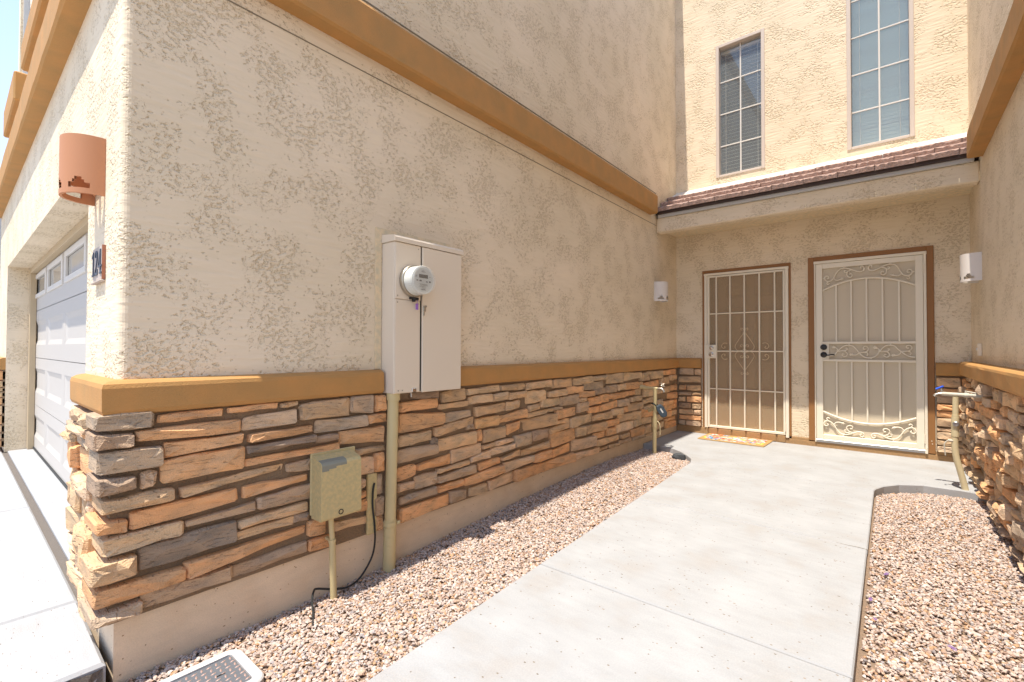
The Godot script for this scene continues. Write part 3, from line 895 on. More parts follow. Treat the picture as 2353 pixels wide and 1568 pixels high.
func stones_left() -> void:
	s("g", -72, 906, 856, 106, 910, 853)
	s("d", -74, 836, 783, 42, 828, 778)
	s("g", -62, 762, 687, 140, 762, 686)
	s("p", 74, 664, 601, 118, 662, 603)
	s("d", -66, 664, 604, 52, 655, 613)
	s("t", -48, 577, 533, 180, 580, 536)
	s("o", -66, 503, 460, 26, 489, 444)
	s("o", 126, 886, 868, 363, 895, 869)
	s("o", 52, 835, 799, 436, 840, 786)
	s("o", 151, 769, 718, 446, 772, 730)
	s("o", 138, 696, 606, 458, 705, 610)
	s("t", 208, 570, 535, 636, 590, 572)
	s("o", 40, 509, 454, 428, 520, 470)
	s("g", 228, 419, 407, 506, 437, 410)
	s("t", -48, 429, 373, 215, 431, 381)
	s("t", -80, 338, 270, 54, 343, 271)
	s("d", 68, 364, 275, 428, 375, 283)
	s("o", -70, 240, 184, 224, 235, 186)
	s("g", -74, 145, 113, 74, 157, 115)
	s("g", 80, 182, 116, 412, 171, 113)
	s("o", 228, 244, 186, 754, 247, 220)
	s("g", 418, 163, 111, 766, 166, 121)
	s("g", 520, 448, 402, 796, 460, 392)
	s("t", 437, 364, 332, 760, 372, 334)
	s("t", 419, 313, 283, 692, 321, 286)
	s("d", 694, 320, 290, 769, 318, 282)
	s("o", 772, 263, 191, 865, 259, 180)
	s("o", 776, 159, 118, 897, 157, 101)
	s("o", 388, 897, 874, 609, 901, 875)
	s("p", 453, 840, 791, 698, 860, 796)
	s("o", 478, 763, 735, 784, 770, 742)
	s("d", 475, 703, 672, 804, 712, 685)
	s("o", 466, 639, 616, 941, 650, 626)
	s("g", 658, 586, 549, 788, 592, 537)
	s("o", 456, 519, 471, 761, 516, 489)
	s("t", 631, 893, 878, 707, 899, 884)
	s("t", 720, 879, 804, 1006, 896, 799)
	s("g", 1012, 898, 813, 1156, 897, 798)
	s("o", 1168, 893, 804, 1244, 890, 799)
	s("g", 809, 784, 729, 1120, 784, 731)
	s("o", 1125, 786, 741, 1245, 783, 741)
	s("d", 817, 700, 671, 932, 703, 679)
	s("o", 950, 705, 643, 1228, 707, 619)
	s("t", 1036, 590, 565, 1247, 588, 564)
	s("p", 1042, 549, 451, 1168, 532, 440)
	s("o", 1174, 554, 451, 1228, 549, 448)
	s("p", 1055, 415, 370, 1111, 415, 372)
	s("o", 1050, 347, 317, 1114, 346, 321)
	s("g", 1182, 422, 310, 1227, 420, 304)
	s("o", 1056, 291, 242, 1136, 299, 236)
	s("g", 1170, 292, 191, 1231, 288, 184)
	s("t", 918, 221, 169, 1124, 197, 161)
	s("o", 1180, 178, 104, 1228, 172, 95)
	s("o", 1345, 835, 776, 1658, 839, 778)
	s("o", 1346, 763, 655, 1706, 741, 664)
	s("d", 1439, 882, 860, 1673, 887, 840)
	s("t", 1700, 871, 803, 1916, 886, 814)
	s("t", 1934, 881, 838, 2298, 888, 844)
	s("t", 2303, 877, 850, 2625, 889, 842)
	s("t", 1670, 791, 768, 1948, 793, 762)
	s("t", 1957, 817, 771, 2201, 827, 778)
	s("t", 2216, 810, 770, 2393, 830, 772)
	s("t", 2409, 815, 770, 2644, 823, 776)
	s("g", 1714, 725, 666, 1953, 730, 693)
	s("t", 2020, 743, 676, 2361, 744, 689)
	s("t", 2372, 749, 688, 2544, 752, 692)
	s("t", 1636, 641, 589, 2002, 672, 624)
	s("g", 1940, 620, 592, 2007, 621, 592)
	s("O", 2034, 652, 592, 2278, 657, 583)
	s("o", 2283, 643, 599, 2626, 669, 604)
	s("t", 1347, 626, 567, 1606, 628, 571)
	s("g", 1341, 541, 467, 1645, 530, 478)
	s("d", 1606, 571, 536, 1660, 574, 516)
	s("t", 1668, 556, 483, 2030, 570, 488)
	s("o", 2049, 568, 494, 2096, 564, 490)
	s("t", 2115, 559, 471, 2378, 557, 482)
	s("o", 2383, 563, 491, 2545, 578, 521)
	s("o", 1484, 423, 395, 1772, 447, 385)
	s("p", 1788, 469, 376, 2087, 469, 405)
	s("t", 2101, 445, 425, 2238, 455, 429)
	s("p", 2254, 453, 426, 2455, 450, 436)
	s("p", 2204, 408, 362, 2466, 413, 371)
	s("p", 1986, 375, 347, 2189, 401, 352)
	s("o", 1336, 431, 356, 1474, 430, 370)
	s("t", 1654, 361, 341, 1968, 366, 341)
	s("g", 1654, 309, 277, 2032, 320, 269)
	s("o", 2069, 322, 271, 2300, 325, 284)
	s("t", 2311, 323, 303, 2552, 343, 300)
	s("p", 2348, 275, 204, 2741, 260, 218)
	s("g", 1471, 348, 276, 1650, 350, 281)
	s("o", 1925, 245, 195, 2337, 264, 210)
	s("o", 1662, 243, 212, 1912, 247, 204)
	s("p", 1336, 335, 284, 1464, 319, 289)
	s("p", 2170, 166, 107, 2479, 181, 111)
	s("o", 2484, 187, 103, 2866, 178, 104)
	s("g", 1356, 244, 208, 1639, 255, 214)
	s("g", 1773, 182, 114, 1930, 163, 108)
	s("t", 1970, 160, 110, 2156, 166, 97)
	s("o", 1348, 173, 97, 1763, 175, 111)
	s("t", 2642, 878, 831, 3014, 893, 835)
	s("t", 3014, 886, 820, 3365, 887, 821)
	s("t", 3387, 882, 827, 3723, 890, 832)
	s("t", 3723, 886, 849, 4046, 892, 849)
	s("t", 4055, 901, 801, 4425, 899, 793)
	s("t", 4425, 899, 798, 4911, 889, 825)
	s("t", 2637, 811, 716, 2907, 813, 720)
	s("t", 2957, 781, 741, 3258, 793, 744)
	s("o", 3272, 804, 750, 3562, 805, 753)
	s("g", 3578, 824, 764, 3973, 835, 758)
	s("o", 3500, 757, 698, 3765, 743, 697)
	s("d", 3774, 750, 701, 4037, 758, 707)
	s("g", 4046, 775, 706, 4284, 774, 698)
	s("t", 4304, 768, 710, 4498, 771, 710)
	s("o", 4519, 779, 704, 4864, 774, 701)
	s("t", 4875, 768, 710, 4970, 773, 709)
	s("o", 5006, 751, 711, 5499, 766, 686)
	s("t", 4935, 869, 819, 5206, 888, 863)
	s("t", 5219, 878, 801, 5598, 890, 793)
	s("o", 5611, 868, 825, 6110, 889, 821)
	s("g", 4887, 841, 787, 5181, 843, 782)
	s("t", 5540, 790, 710, 5860, 792, 703)
	s("t", 5876, 813, 747, 6126, 808, 745)
	s("t", 2852, 718, 662, 3147, 722, 659)
	s("g", 3154, 722, 651, 3478, 727, 648)
	s("t", 3485, 679, 656, 3642, 682, 650)
	s("o", 3666, 676, 599, 3876, 680, 604)
	s("o", 3885, 680, 612, 4111, 684, 605)
	s("o", 4120, 674, 635, 4186, 682, 638)
	s("o", 4206, 672, 623, 4477, 679, 624)
	s("o", 4487, 679, 628, 4737, 680, 632)
	s("t", 4760, 688, 621, 4922, 692, 618)
	s("t", 5006, 671, 582, 5283, 663, 580)
	s("t", 5389, 656, 593, 5668, 649, 605)
	s("t", 5696, 663, 592, 5906, 661, 588)
	s("o", 5936, 665, 597, 6109, 672, 597)
	s("t", 2671, 690, 642, 2834, 695, 657)
	s("g", 3455, 642, 552, 3658, 644, 559)
	s("o", 3650, 576, 527, 3885, 578, 519)
	s("o", 3894, 577, 523, 4313, 601, 529)
	s("g", 4323, 591, 528, 4593, 596, 530)
	s("t", 4626, 603, 555, 4970, 595, 545)
	s("t", 4982, 544, 504, 5257, 562, 505)
	s("g", 4582, 522, 447, 4981, 524, 445)
	s("t", 4167, 507, 446, 4445, 507, 433)
	s("o", 4456, 510, 446, 4572, 504, 443)
	s("t", 5005, 462, 413, 5269, 478, 427)
	s("g", 5389, 509, 426, 5610, 507, 426)
	s("o", 5638, 467, 418, 5950, 473, 417)
	s("o", 5799, 563, 497, 6108, 563, 483)
	s("o", 5966, 460, 427, 6124, 464, 424)
	s("t", 2654, 627, 596, 2951, 631, 609)
	s("t", 2958, 637, 616, 3175, 638, 619)
	s("o", 3074, 611, 541, 3417, 607, 537)
	s("t", 3740, 485, 435, 3955, 495, 435)
	s("t", 3964, 494, 434, 4167, 494, 424)
	s("t", 4323, 428, 356, 4692, 421, 350)
	s("t", 4703, 425, 339, 4909, 418, 324)
	s("o", 4921, 402, 343, 5256, 387, 325)
	s("o", 4909, 437, 413, 5154, 433, 397)
	s("t", 2556, 578, 485, 3068, 586, 494)
	s("t", 3061, 524, 491, 3294, 512, 489)
	s("t", 3308, 510, 426, 3724, 515, 437)
	s("t", 2971, 463, 413, 3294, 481, 428)
	s("t", 3626, 401, 324, 4018, 402, 316)
	s("o", 4027, 401, 341, 4303, 395, 345)
	s("p", 4264, 319, 238, 4703, 334, 234)
	s("t", 4714, 328, 252, 4945, 330, 251)
	s("t", 4957, 319, 259, 5191, 317, 251)
	s("t", 5387, 311, 227, 5637, 304, 240)
	s("o", 5652, 325, 249, 5903, 320, 242)
	s("t", 5918, 319, 263, 6107, 317, 259)
	s("o", 5680, 419, 343, 5934, 418, 328)
	s("o", 5950, 417, 349, 6124, 418, 344)
	s("g", 2477, 463, 379, 2718, 463, 374)
	s("d", 2729, 468, 389, 2958, 465, 393)
	s("o", 2978, 412, 293, 3410, 409, 304)
	s("t", 3418, 412, 326, 3602, 408, 319)
	s("o", 4046, 312, 243, 4264, 310, 238)
	s("o", 3765, 300, 251, 4009, 309, 248)
	s("t", 4383, 194, 162, 4625, 202, 150)
	s("o", 4647, 222, 142, 5004, 229, 134)
	s("t", 5017, 212, 128, 5242, 224, 127)
	s("t", 5028, 116, 91, 5242, 111, 80)
	s("t", 5360, 199, 136, 5665, 204, 139)
	s("o", 5708, 188, 101, 6090, 164, 96)
	s("o", 5694, 233, 200, 6106, 231, 185)
	s("g", 4680, 132, 99, 5028, 126, 91)
	s("g", 4343, 137, 105, 4636, 139, 101)
	s("t", 3808, 228, 169, 4343, 209, 164)
	s("p", 3359, 296, 200, 3791, 280, 189)
	s("t", 2578, 329, 289, 2959, 347, 300)
	s("o", 3016, 262, 196, 3316, 280, 211)
	s("o", 2747, 259, 204, 3004, 271, 206)
	s("t", 4082, 134, 108, 4323, 122, 95)
	s("t", 3894, 130, 105, 4073, 126, 105)
	s("p", 3411, 160, 102, 3868, 151, 101)
	s("o", 2878, 165, 94, 3381, 177, 99)

# ---------------------------------------------------------------- the house at the back with the two doors
var eh: Node3D

func curve_pts(flat: Array, z: float, mirror := -1.0) -> Array:
	var p := []
	for i in range(0, flat.size(), 2):
		var x: float = flat[i] / 1000.0
		if mirror > 0.0: x = 2.0 * mirror - x
		p.append(Vector3(x, flat[i + 1] / 1000.0, z))
	return smooth_path(p, 3)

func leaf_shape(st: SurfaceTool, at: Vector3, dir: Vector2, size: float) -> void:   # a small cast leaf: five points
	var side := Vector2(-dir.y, dir.x)
	var pts := [Vector2(0, -0.2), Vector2(0.45, -0.55), Vector2(0.5, -0.22), Vector2(0.95, -0.42), Vector2(0.85, -0.1), Vector2(1.25, 0.1), Vector2(0.8, 0.2), Vector2(0.75, 0.6), Vector2(0.42, 0.28), Vector2(0.05, 0.25)]
	var c := at + Vector3(dir.x, dir.y, 0) * size * 0.5 + Vector3(0, 0, 0.006)
	for i in pts.size():
		var a: Vector2 = pts[i]
		var b: Vector2 = pts[(i + 1) % pts.size()]
		var pa := at + Vector3(dir.x * a.x + side.x * a.y, dir.y * a.x + side.y * a.y, 0) * size
		var pb := at + Vector3(dir.x * b.x + side.x * b.y, dir.y * b.x + side.y * b.y, 0) * size
		tri(st, pa, pb, c, Vector3(0, 0, 1))
		quad(st, pa, pb, pb - Vector3(0, 0, 0.006), pa - Vector3(0, 0, 0.006), (pa + pb) / 2.0 - at - Vector3(dir.x, dir.y, 0) * size * 0.5)

func scroll_part(called: String, key: String, r: float, z: float, parent: Node, mirror := -1.0, leaf_i := -1, flower_i := -1) -> void:
	var st := new_st()
	var list: Array = SCROLLS[key]
	for i in list.size():
		var p := curve_pts(list[i], z, mirror)
		var rr := []
		for k in p.size(): rr.append(r * (1.0 if i == 0 else 0.88) * (1.0 if k < p.size() - 3 else 1.15))
		tube(st, p, rr, 6)
		if i == leaf_i or i == flower_i:
			var d: Vector3 = (p[-1] - p[-2]).normalized()
			if i == leaf_i: leaf_shape(st, p[-1] - d * 0.008, Vector2(d.x, d.y), 0.036)
			else:
				for k in 5:
					var a := TAU * k / 5.0 + 0.4
					leaf_shape(st, p[-1] + Vector3(0, 0, 0.002), Vector2(cos(a), sin(a)), 0.02)
	obj(called, st, M.cream, parent)

func hinge(y: float, x: float, parent: Node) -> void:
	var st := new_st()
	for k in 5: lathe(st, Vector3(x, y - 0.05 + k * 0.02, -D + 0.034), Vector3.UP, [[0, 0.001], [0.0075, 0.001], [0.0075, 0.019], [0, 0.019]], 8)
	obj("hinge", st, M.cream, parent)

func knob(st: SurfaceTool, at: Vector3, r: float) -> void:
	lathe(st, at, Vector3.BACK, [[0, -0.002], [r * 1.15, -0.002], [r * 1.15, 0.006], [r * 0.6, 0.012], [r * 0.6, 0.02], [r, 0.026], [r, 0.034], [r * 0.7, 0.042], [0, 0.044]], 16)

func left_door() -> void:
	var z := -D
	var tm := new_st()
	for e in [[0.366, 0.091, 0.397, 2.262], [1.41, 0.091, 1.436, 2.262], [0.397, 2.214, 1.41, 2.262]]:
		box(tm, Vector3(e[0], e[1], z - 0.08), Vector3(e[2], e[3], z + 0.011), 0.003)
	obj("door_trim", tm, M.door_trim, eh)
	# the timber door behind
	var dm := new_st()
	var panels := [[0.652, 1.872, 0.866, 2.03], [1.008, 1.872, 1.213, 2.03], [0.652, 1.0, 0.866, 1.748], [1.008, 1.0, 1.213, 1.748], [0.655, 0.398, 0.87, 0.915], [1.008, 0.398, 1.225, 0.915]]
	holed(dm, [0.39, 1.418], [0.088, 2.25], z - 0.085, z - 0.1, panels)
	var dr := obj("entry_door", dm, M.entry_door, eh)
	for p in panels:
		var st := new_st()
		var c := [Vector3(p[0], p[1], z - 0.1), Vector3(p[2], p[1], z - 0.1), Vector3(p[2], p[3], z - 0.1), Vector3(p[0], p[3], z - 0.1)]
		var cc := Vector3((p[0] + p[2]) / 2, (p[1] + p[3]) / 2, z - 0.088)
		var ins := []
		for q in c:
			var e: Vector3 = q
			ins.append(Vector3(e.x + 0.038 * sign(cc.x - e.x), e.y + 0.038 * sign(cc.y - e.y), z - 0.088))
		for i in 4: quad(st, c[i], c[(i + 1) % 4], ins[(i + 1) % 4], ins[i], (c[i] + c[(i + 1) % 4]) / 2.0 - cc + Vector3(0, 0, 0.3))
		quad(st, ins[0], ins[1], ins[2], ins[3], Vector3(0, 0, 1))
		obj("door_panel", st, M.entry_door, dr)
	bx("door_knob", Vector3(0.47, 1.07, z - 0.085), Vector3(0.51, 1.13, z - 0.05), M.brass, dr, 0.015)
	# outer security grille
	var fm := new_st()
	for e in [[0.397, 0.092, 0.431, 2.19, 0.03], [1.375, 0.068, 1.411, 2.19, 0.03], [0.393, 2.188, 1.415, 2.217, 0.034]]:
		box(fm, Vector3(e[0], e[1], z - 0.05), Vector3(e[2], e[3], z + e[4]), 0.004)
	obj("security_frame", fm, M.cream, eh)
	var lf := new_st()
	for e in [[0.434, 0.10, 0.462, 2.182], [1.349, 0.10, 1.372, 2.182], [0.462, 2.16, 1.349, 2.182], [0.462, 0.10, 1.349, 0.13]]:
		box(lf, Vector3(e[0], e[1], z - 0.008), Vector3(e[2], e[3], z + 0.022), 0.003)
	var leaf := obj("security_door", lf, M.cream, eh)
	leaf.set_meta("label", "cream barred security door with spade scroll before a brown door")
	var zc := z + 0.011
	for x in [0.552, 0.727, 0.904, 1.082, 1.258]:
		bx("bar", Vector3(x - 0.0085, 0.128, zc - 0.008), Vector3(x + 0.0085, 2.162, zc + 0.009), M.cream, leaf, 0.002)
	for y in [1.658, 1.145, 0.631]:
		bx("cross_rail", Vector3(0.46, y - 0.0075, zc - 0.006), Vector3(1.35, y + 0.0075, zc + 0.006), M.cream, leaf, 0.002)
	bx("screen", Vector3(0.455, 0.12, z - 0.006), Vector3(1.356, 2.168, z - 0.004), M.screen, leaf)
	bx("lock_plate", Vector3(0.397, 1.048, z + 0.023), Vector3(0.556, 1.232, z + 0.036), M.cream, leaf, 0.003)
	var ks := new_st()
	knob(ks, Vector3(0.495, 1.19, z + 0.036), 0.024)
	knob(ks, Vector3(0.492, 1.1, z + 0.036), 0.027)
	obj("lock", ks, M.chrome, leaf)
	for mx in [-1.0, 0.904]:
		var st := new_st()
		for flip in [false, true]:
			for c in SCROLLS["spade"]:
				var p := curve_pts(c, zc + 0.004, mx)
				if flip:
					for i in p.size(): p[i].y = 2 * 1.146 - p[i].y
				tube(st, p, 0.0034, 6)
		obj("scroll", st, M.scroll, leaf)
	for y in [2.075, 1.13, 0.20]: hinge(y, 1.374, leaf)
	var dw := new_st()
	tube(dw, smooth_path([Vector3(0.438, 0.115, z + 0.03), Vector3(0.436, 0.09, z + 0.05), Vector3(0.434, 0.05, z + 0.052), Vector3(0.434, 0.004, z + 0.05)]), 0.0035, 6)
	obj("drip_tube", dw, M.pipe_pale, eh)

func arch_pts(x0: float, x1: float, y0: float, ym: float, z: float) -> Array:
	var p := []
	for k in 25:
		var t := k / 24.0
		p.append(Vector3(lerpf(x0, x1, t), y0 + (ym - y0) * (1.0 - pow(2.0 * t - 1.0, 2.0)), z))
	return p

func arch_y(x: float, y0: float, ym: float) -> float:
	var t := (x - 1.766) / (2.61 - 1.766)
	return y0 + (ym - y0) * (1.0 - pow(2.0 * t - 1.0, 2.0))

func right_door() -> void:
	var z := -D
	var tm := new_st()
	for e in [[1.62, 0.07, 1.684, 2.293], [2.70, 0.065, 2.76, 2.293], [1.684, 2.232, 2.70, 2.293]]:
		box(tm, Vector3(e[0], e[1], z - 0.05), Vector3(e[2], e[3], z + 0.022), 0.004)
	obj("door_trim", tm, M.door_trim, eh)
	bx("entry_door", Vector3(1.66, 0.06, z - 0.12), Vector3(2.73, 2.26, z - 0.08), M.cream_panel, eh)
	var fm := new_st()
	for e in [[1.684, 0.062, 1.698, 2.21], [2.676, 0.06, 2.70, 2.21]]:
		box(fm, Vector3(e[0], e[1], z - 0.05), Vector3(e[2], e[3], z + 0.036), 0.003)
	box(fm, Vector3(1.680, 2.206, z - 0.05), Vector3(2.704, 2.238, z + 0.04), 0.004)
	obj("security_frame", fm, M.cream, eh)
	var lf := new_st()
	for e in [[1.70, 0.1, 1.767, 2.203], [2.609, 0.1, 2.674, 2.203], [1.767, 2.146, 2.609, 2.203], [1.767, 0.1, 2.609, 0.157], [1.767, 1.24, 2.609, 1.267], [1.767, 1.032, 2.609, 1.058]]:
		box(lf, Vector3(e[0], e[1], z - 0.01), Vector3(e[2], e[3], z + 0.024), 0.003)
	var leaf := obj("security_door", lf, M.cream, eh)
	leaf.set_meta("label", "cream security door with arched bars and leaf scrolls")
	bx("backing_panel", Vector3(1.765, 0.15, z - 0.014), Vector3(2.611, 2.15, z - 0.010), M.cream_panel, leaf)
	bx("lock_panel", Vector3(1.767, 1.058, z - 0.01), Vector3(1.828, 1.24, z + 0.02), M.cream, leaf, 0.002)
	var zc := z + 0.01
	var at := new_st()
	tube(at, arch_pts(1.766, 2.61, 1.88, 1.998, zc), 0.0115, 8)
	obj("arch_rail", at, M.cream, leaf)
	var ab := new_st()
	tube(ab, arch_pts(1.766, 2.61, 0.43, 0.324, zc), 0.0115, 8)
	obj("arch_rail", ab, M.cream, leaf)
	for x in [1.902, 2.046, 2.188, 2.331, 2.474]:
		bx("bar", Vector3(x - 0.0085, 1.266, zc - 0.008), Vector3(x + 0.0085, arch_y(x, 1.88, 1.998), zc + 0.008), M.cream, leaf, 0.002)
		bx("bar", Vector3(x - 0.0085, arch_y(x, 0.43, 0.324), zc - 0.008), Vector3(x + 0.0085, 1.034, zc + 0.008), M.cream, leaf, 0.002)
	scroll_part("scroll", "top", 0.0078, zc, leaf, -1.0, 2)
	scroll_part("scroll", "top", 0.0078, zc, leaf, 2.188, 2)
	scroll_part("scroll", "mid", 0.0072, zc, leaf, -1.0, 6, 1)
	scroll_part("scroll", "mid2", 0.0072, zc, leaf, -1.0, 6, 1)
	scroll_part("scroll", "bot", 0.0078, zc, leaf, -1.0, 2)
	scroll_part("scroll", "bot", 0.0078, zc, leaf, 2.188, 2)
	var ks := new_st()
	lathe(ks, Vector3(1.777, 1.201, z + 0.024), Vector3.BACK, [[0, 0], [0.034, 0], [0.034, 0.012], [0.028, 0.018], [0.012, 0.02], [0.012, 0.026], [0, 0.026]], 20)
	lathe(ks, Vector3(1.777, 1.11, z + 0.024), Vector3.BACK, [[0, 0], [0.034, 0], [0.034, 0.01], [0.026, 0.016], [0.012, 0.022], [0.012, 0.045], [0, 0.047]], 20)
	tube(ks, smooth_path([Vector3(1.777, 1.11, z + 0.064), Vector3(1.82, 1.106, z + 0.068), Vector3(1.86, 1.112, z + 0.067), Vector3(1.888, 1.108, z + 0.066)]), [0.011, 0.010, 0.0095, 0.009, 0.0085, 0.008, 0.008, 0.0075, 0.007, 0.007, 0.0065, 0.006, 0.006], 8)
	obj("lock", ks, M.black_metal, leaf)
	for y in [2.06, 1.13, 0.22]: hinge(y, 2.677, leaf)
	var sc := new_st()
	for q in [[1.690, 0.25], [2.69, 0.33], [2.69, 0.98], [2.69, 1.9], [2.735, 0.17], [2.73, 0.2], [2.69, 0.12]]:
		lathe(sc, Vector3(q[0], q[1], z + (0.036 if q[0] < 2.72 else 0.022)), Vector3.BACK, [[0.005, 0], [0.0045, 0.002], [0, 0.003]], 8)
	obj("screw", sc, M.cream, leaf)
	bx("threshold", Vector3(1.685, 0.058, z - 0.07), Vector3(2.70, 0.098, z + 0.028), M.steel, eh, 0.006)

func tall_window(x0: float, x1: float, y0: float, y1: float, bars: Array, shut: bool, label: String) -> void:
	var z := -D
	var fr := new_st()
	var w := 0.042
	box(fr, Vector3(x0, y0, z - 0.1), Vector3(x0 + w, y1, z + 0.012), 0.004)
	box(fr, Vector3(x1 - w, y0, z - 0.1), Vector3(x1, y1, z + 0.012), 0.004)
	box(fr, Vector3(x0 + w, y0, z - 0.1), Vector3(x1 - w, y0 + 0.03, z + 0.011), 0.004)
	box(fr, Vector3(x0 + w, y1 - w, z - 0.1), Vector3(x1 - w, y1, z + 0.011), 0.004)
	var wn := obj("window", fr, M.alu, eh)
	wn.set_meta("label", label)
	var xm := (x0 + x1) / 2
	var ys := [y0 + 0.03]
	ys.append_array(bars)
	ys.append(y1 - w)
	for i in ys.size() - 1:
		for sx in 2:
			bx("pane", Vector3(x0 + w if sx == 0 else xm + 0.0085, ys[i] + (0.008 if i > 0 else 0.0), z - 0.062), Vector3(xm - 0.0085 if sx == 0 else x1 - w, ys[i + 1] - (0.008 if i < ys.size() - 2 else 0.0), z - 0.057), M.glass, wn)
	bx("muntin", Vector3(xm - 0.0085, y0 + 0.03, z - 0.066), Vector3(xm + 0.0085, y1 - w, z - 0.052), M.vinyl, wn, 0.002)
	for b in bars:
		bx("muntin", Vector3(x0 + w, b - 0.008, z - 0.0655), Vector3(xm - 0.0085, b + 0.008, z - 0.0525), M.vinyl, wn, 0.002)
		bx("muntin", Vector3(xm + 0.0085, b - 0.008, z - 0.0655), Vector3(x1 - w, b + 0.008, z - 0.0525), M.vinyl, wn, 0.002)
	var sl := new_st()
	box(sl, Vector3(x0 + 0.045, -0.001, -0.027 if shut else -0.009), Vector3(x1 - 0.045, 0.001, 0.027 if shut else 0.009))
	sl.generate_normals()
	var mesh := sl.commit()
	var y := y0 + 0.045
	while y < y1 - 0.07:
		var o := put("blind_slat", mesh, M.slat_shut if shut else M.slat_open, wn, Vector3(0, y, z - 0.135))
		o.rotation.x = (-0.98 if shut else 0.43) + rng.randf_range(-0.03, 0.03)
		y += 0.0435 if shut else 0.0485
	bx("blind_headrail", Vector3(x0 + 0.043, y1 - 0.085, z - 0.16), Vector3(x1 - 0.043, y1 - 0.045, z - 0.11), M.slat_shut if shut else M.slat_open, wn, 0.004)
	for t in [0.17, 0.83] if not shut else [0.2, 0.8]:
		var cx := lerpf(x0, x1, t)
		bx("blind_cord", Vector3(cx - 0.002, y0 + 0.03, z - 0.109), Vector3(cx + 0.002, y1 - 0.08, z - 0.107), M.slat_open, wn)
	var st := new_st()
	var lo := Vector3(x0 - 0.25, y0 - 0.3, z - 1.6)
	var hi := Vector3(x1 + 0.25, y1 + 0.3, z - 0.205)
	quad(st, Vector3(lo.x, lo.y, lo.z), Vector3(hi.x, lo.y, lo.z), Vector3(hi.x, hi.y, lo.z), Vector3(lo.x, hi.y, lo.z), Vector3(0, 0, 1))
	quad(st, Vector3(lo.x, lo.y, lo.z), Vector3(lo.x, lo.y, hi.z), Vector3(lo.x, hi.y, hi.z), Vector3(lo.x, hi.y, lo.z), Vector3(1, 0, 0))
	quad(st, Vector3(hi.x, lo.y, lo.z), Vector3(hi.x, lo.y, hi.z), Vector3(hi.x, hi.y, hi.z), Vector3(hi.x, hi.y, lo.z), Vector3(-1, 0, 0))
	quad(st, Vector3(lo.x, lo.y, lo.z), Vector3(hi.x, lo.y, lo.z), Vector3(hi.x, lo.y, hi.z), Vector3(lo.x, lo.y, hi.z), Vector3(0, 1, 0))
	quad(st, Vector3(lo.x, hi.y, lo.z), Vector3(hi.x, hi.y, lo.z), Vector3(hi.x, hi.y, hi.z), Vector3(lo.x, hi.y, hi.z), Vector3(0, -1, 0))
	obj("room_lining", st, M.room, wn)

func roof_tile(l: float, seed_: int) -> ArrayMesh:    # a flat concrete tile with a rough broken butt; front bottom edge on the x axis, rising away from +z
	var st := new_st()
	var r := RandomNumberGenerator.new()
	r.seed = seed_
	var up := Vector3(0, 0.27, -0.963)
	var nrm := Vector3(0, 0.963, 0.27)
	var t := 0.056
	var n := 14
	var prev := []
	for i in n + 1:
		var x: float = lerpf(-l / 2, l / 2, i / float(n))
		var d := r.randf_range(0.0, 0.008)
		var c := r.randf_range(0.004, 0.026)
		var row := [Vector3(x, 0, 0) + up * (d * 0.5), Vector3(x, 0, 0) + nrm * (t - c * r.randf_range(0.5, 1.0)) + up * d, Vector3(x, 0, 0) + nrm * t + up * (d + c), Vector3(x, 0, 0) + nrm * t + up * 0.3, Vector3(x, 0, 0) + up * 0.3]
		if i > 0:
			quad(st, prev[0], row[0], row[1], prev[1], Vector3(0, 0, 1))
			quad(st, prev[1], row[1], row[2], prev[2], Vector3(0, 1, 1))
			quad(st, prev[2], row[2], row[3], prev[3], nrm)
			quad(st, prev[4], row[4], row[0], prev[0], -nrm)
		if i == 0 or i == n:
			var o := Vector3(1 if i == n else -1, 0, 0)
			for k in [1, 2, 3]: tri(st, row[0], row[k], row[k + 1], o)
		prev = row
	st.generate_normals()
	return st.commit()

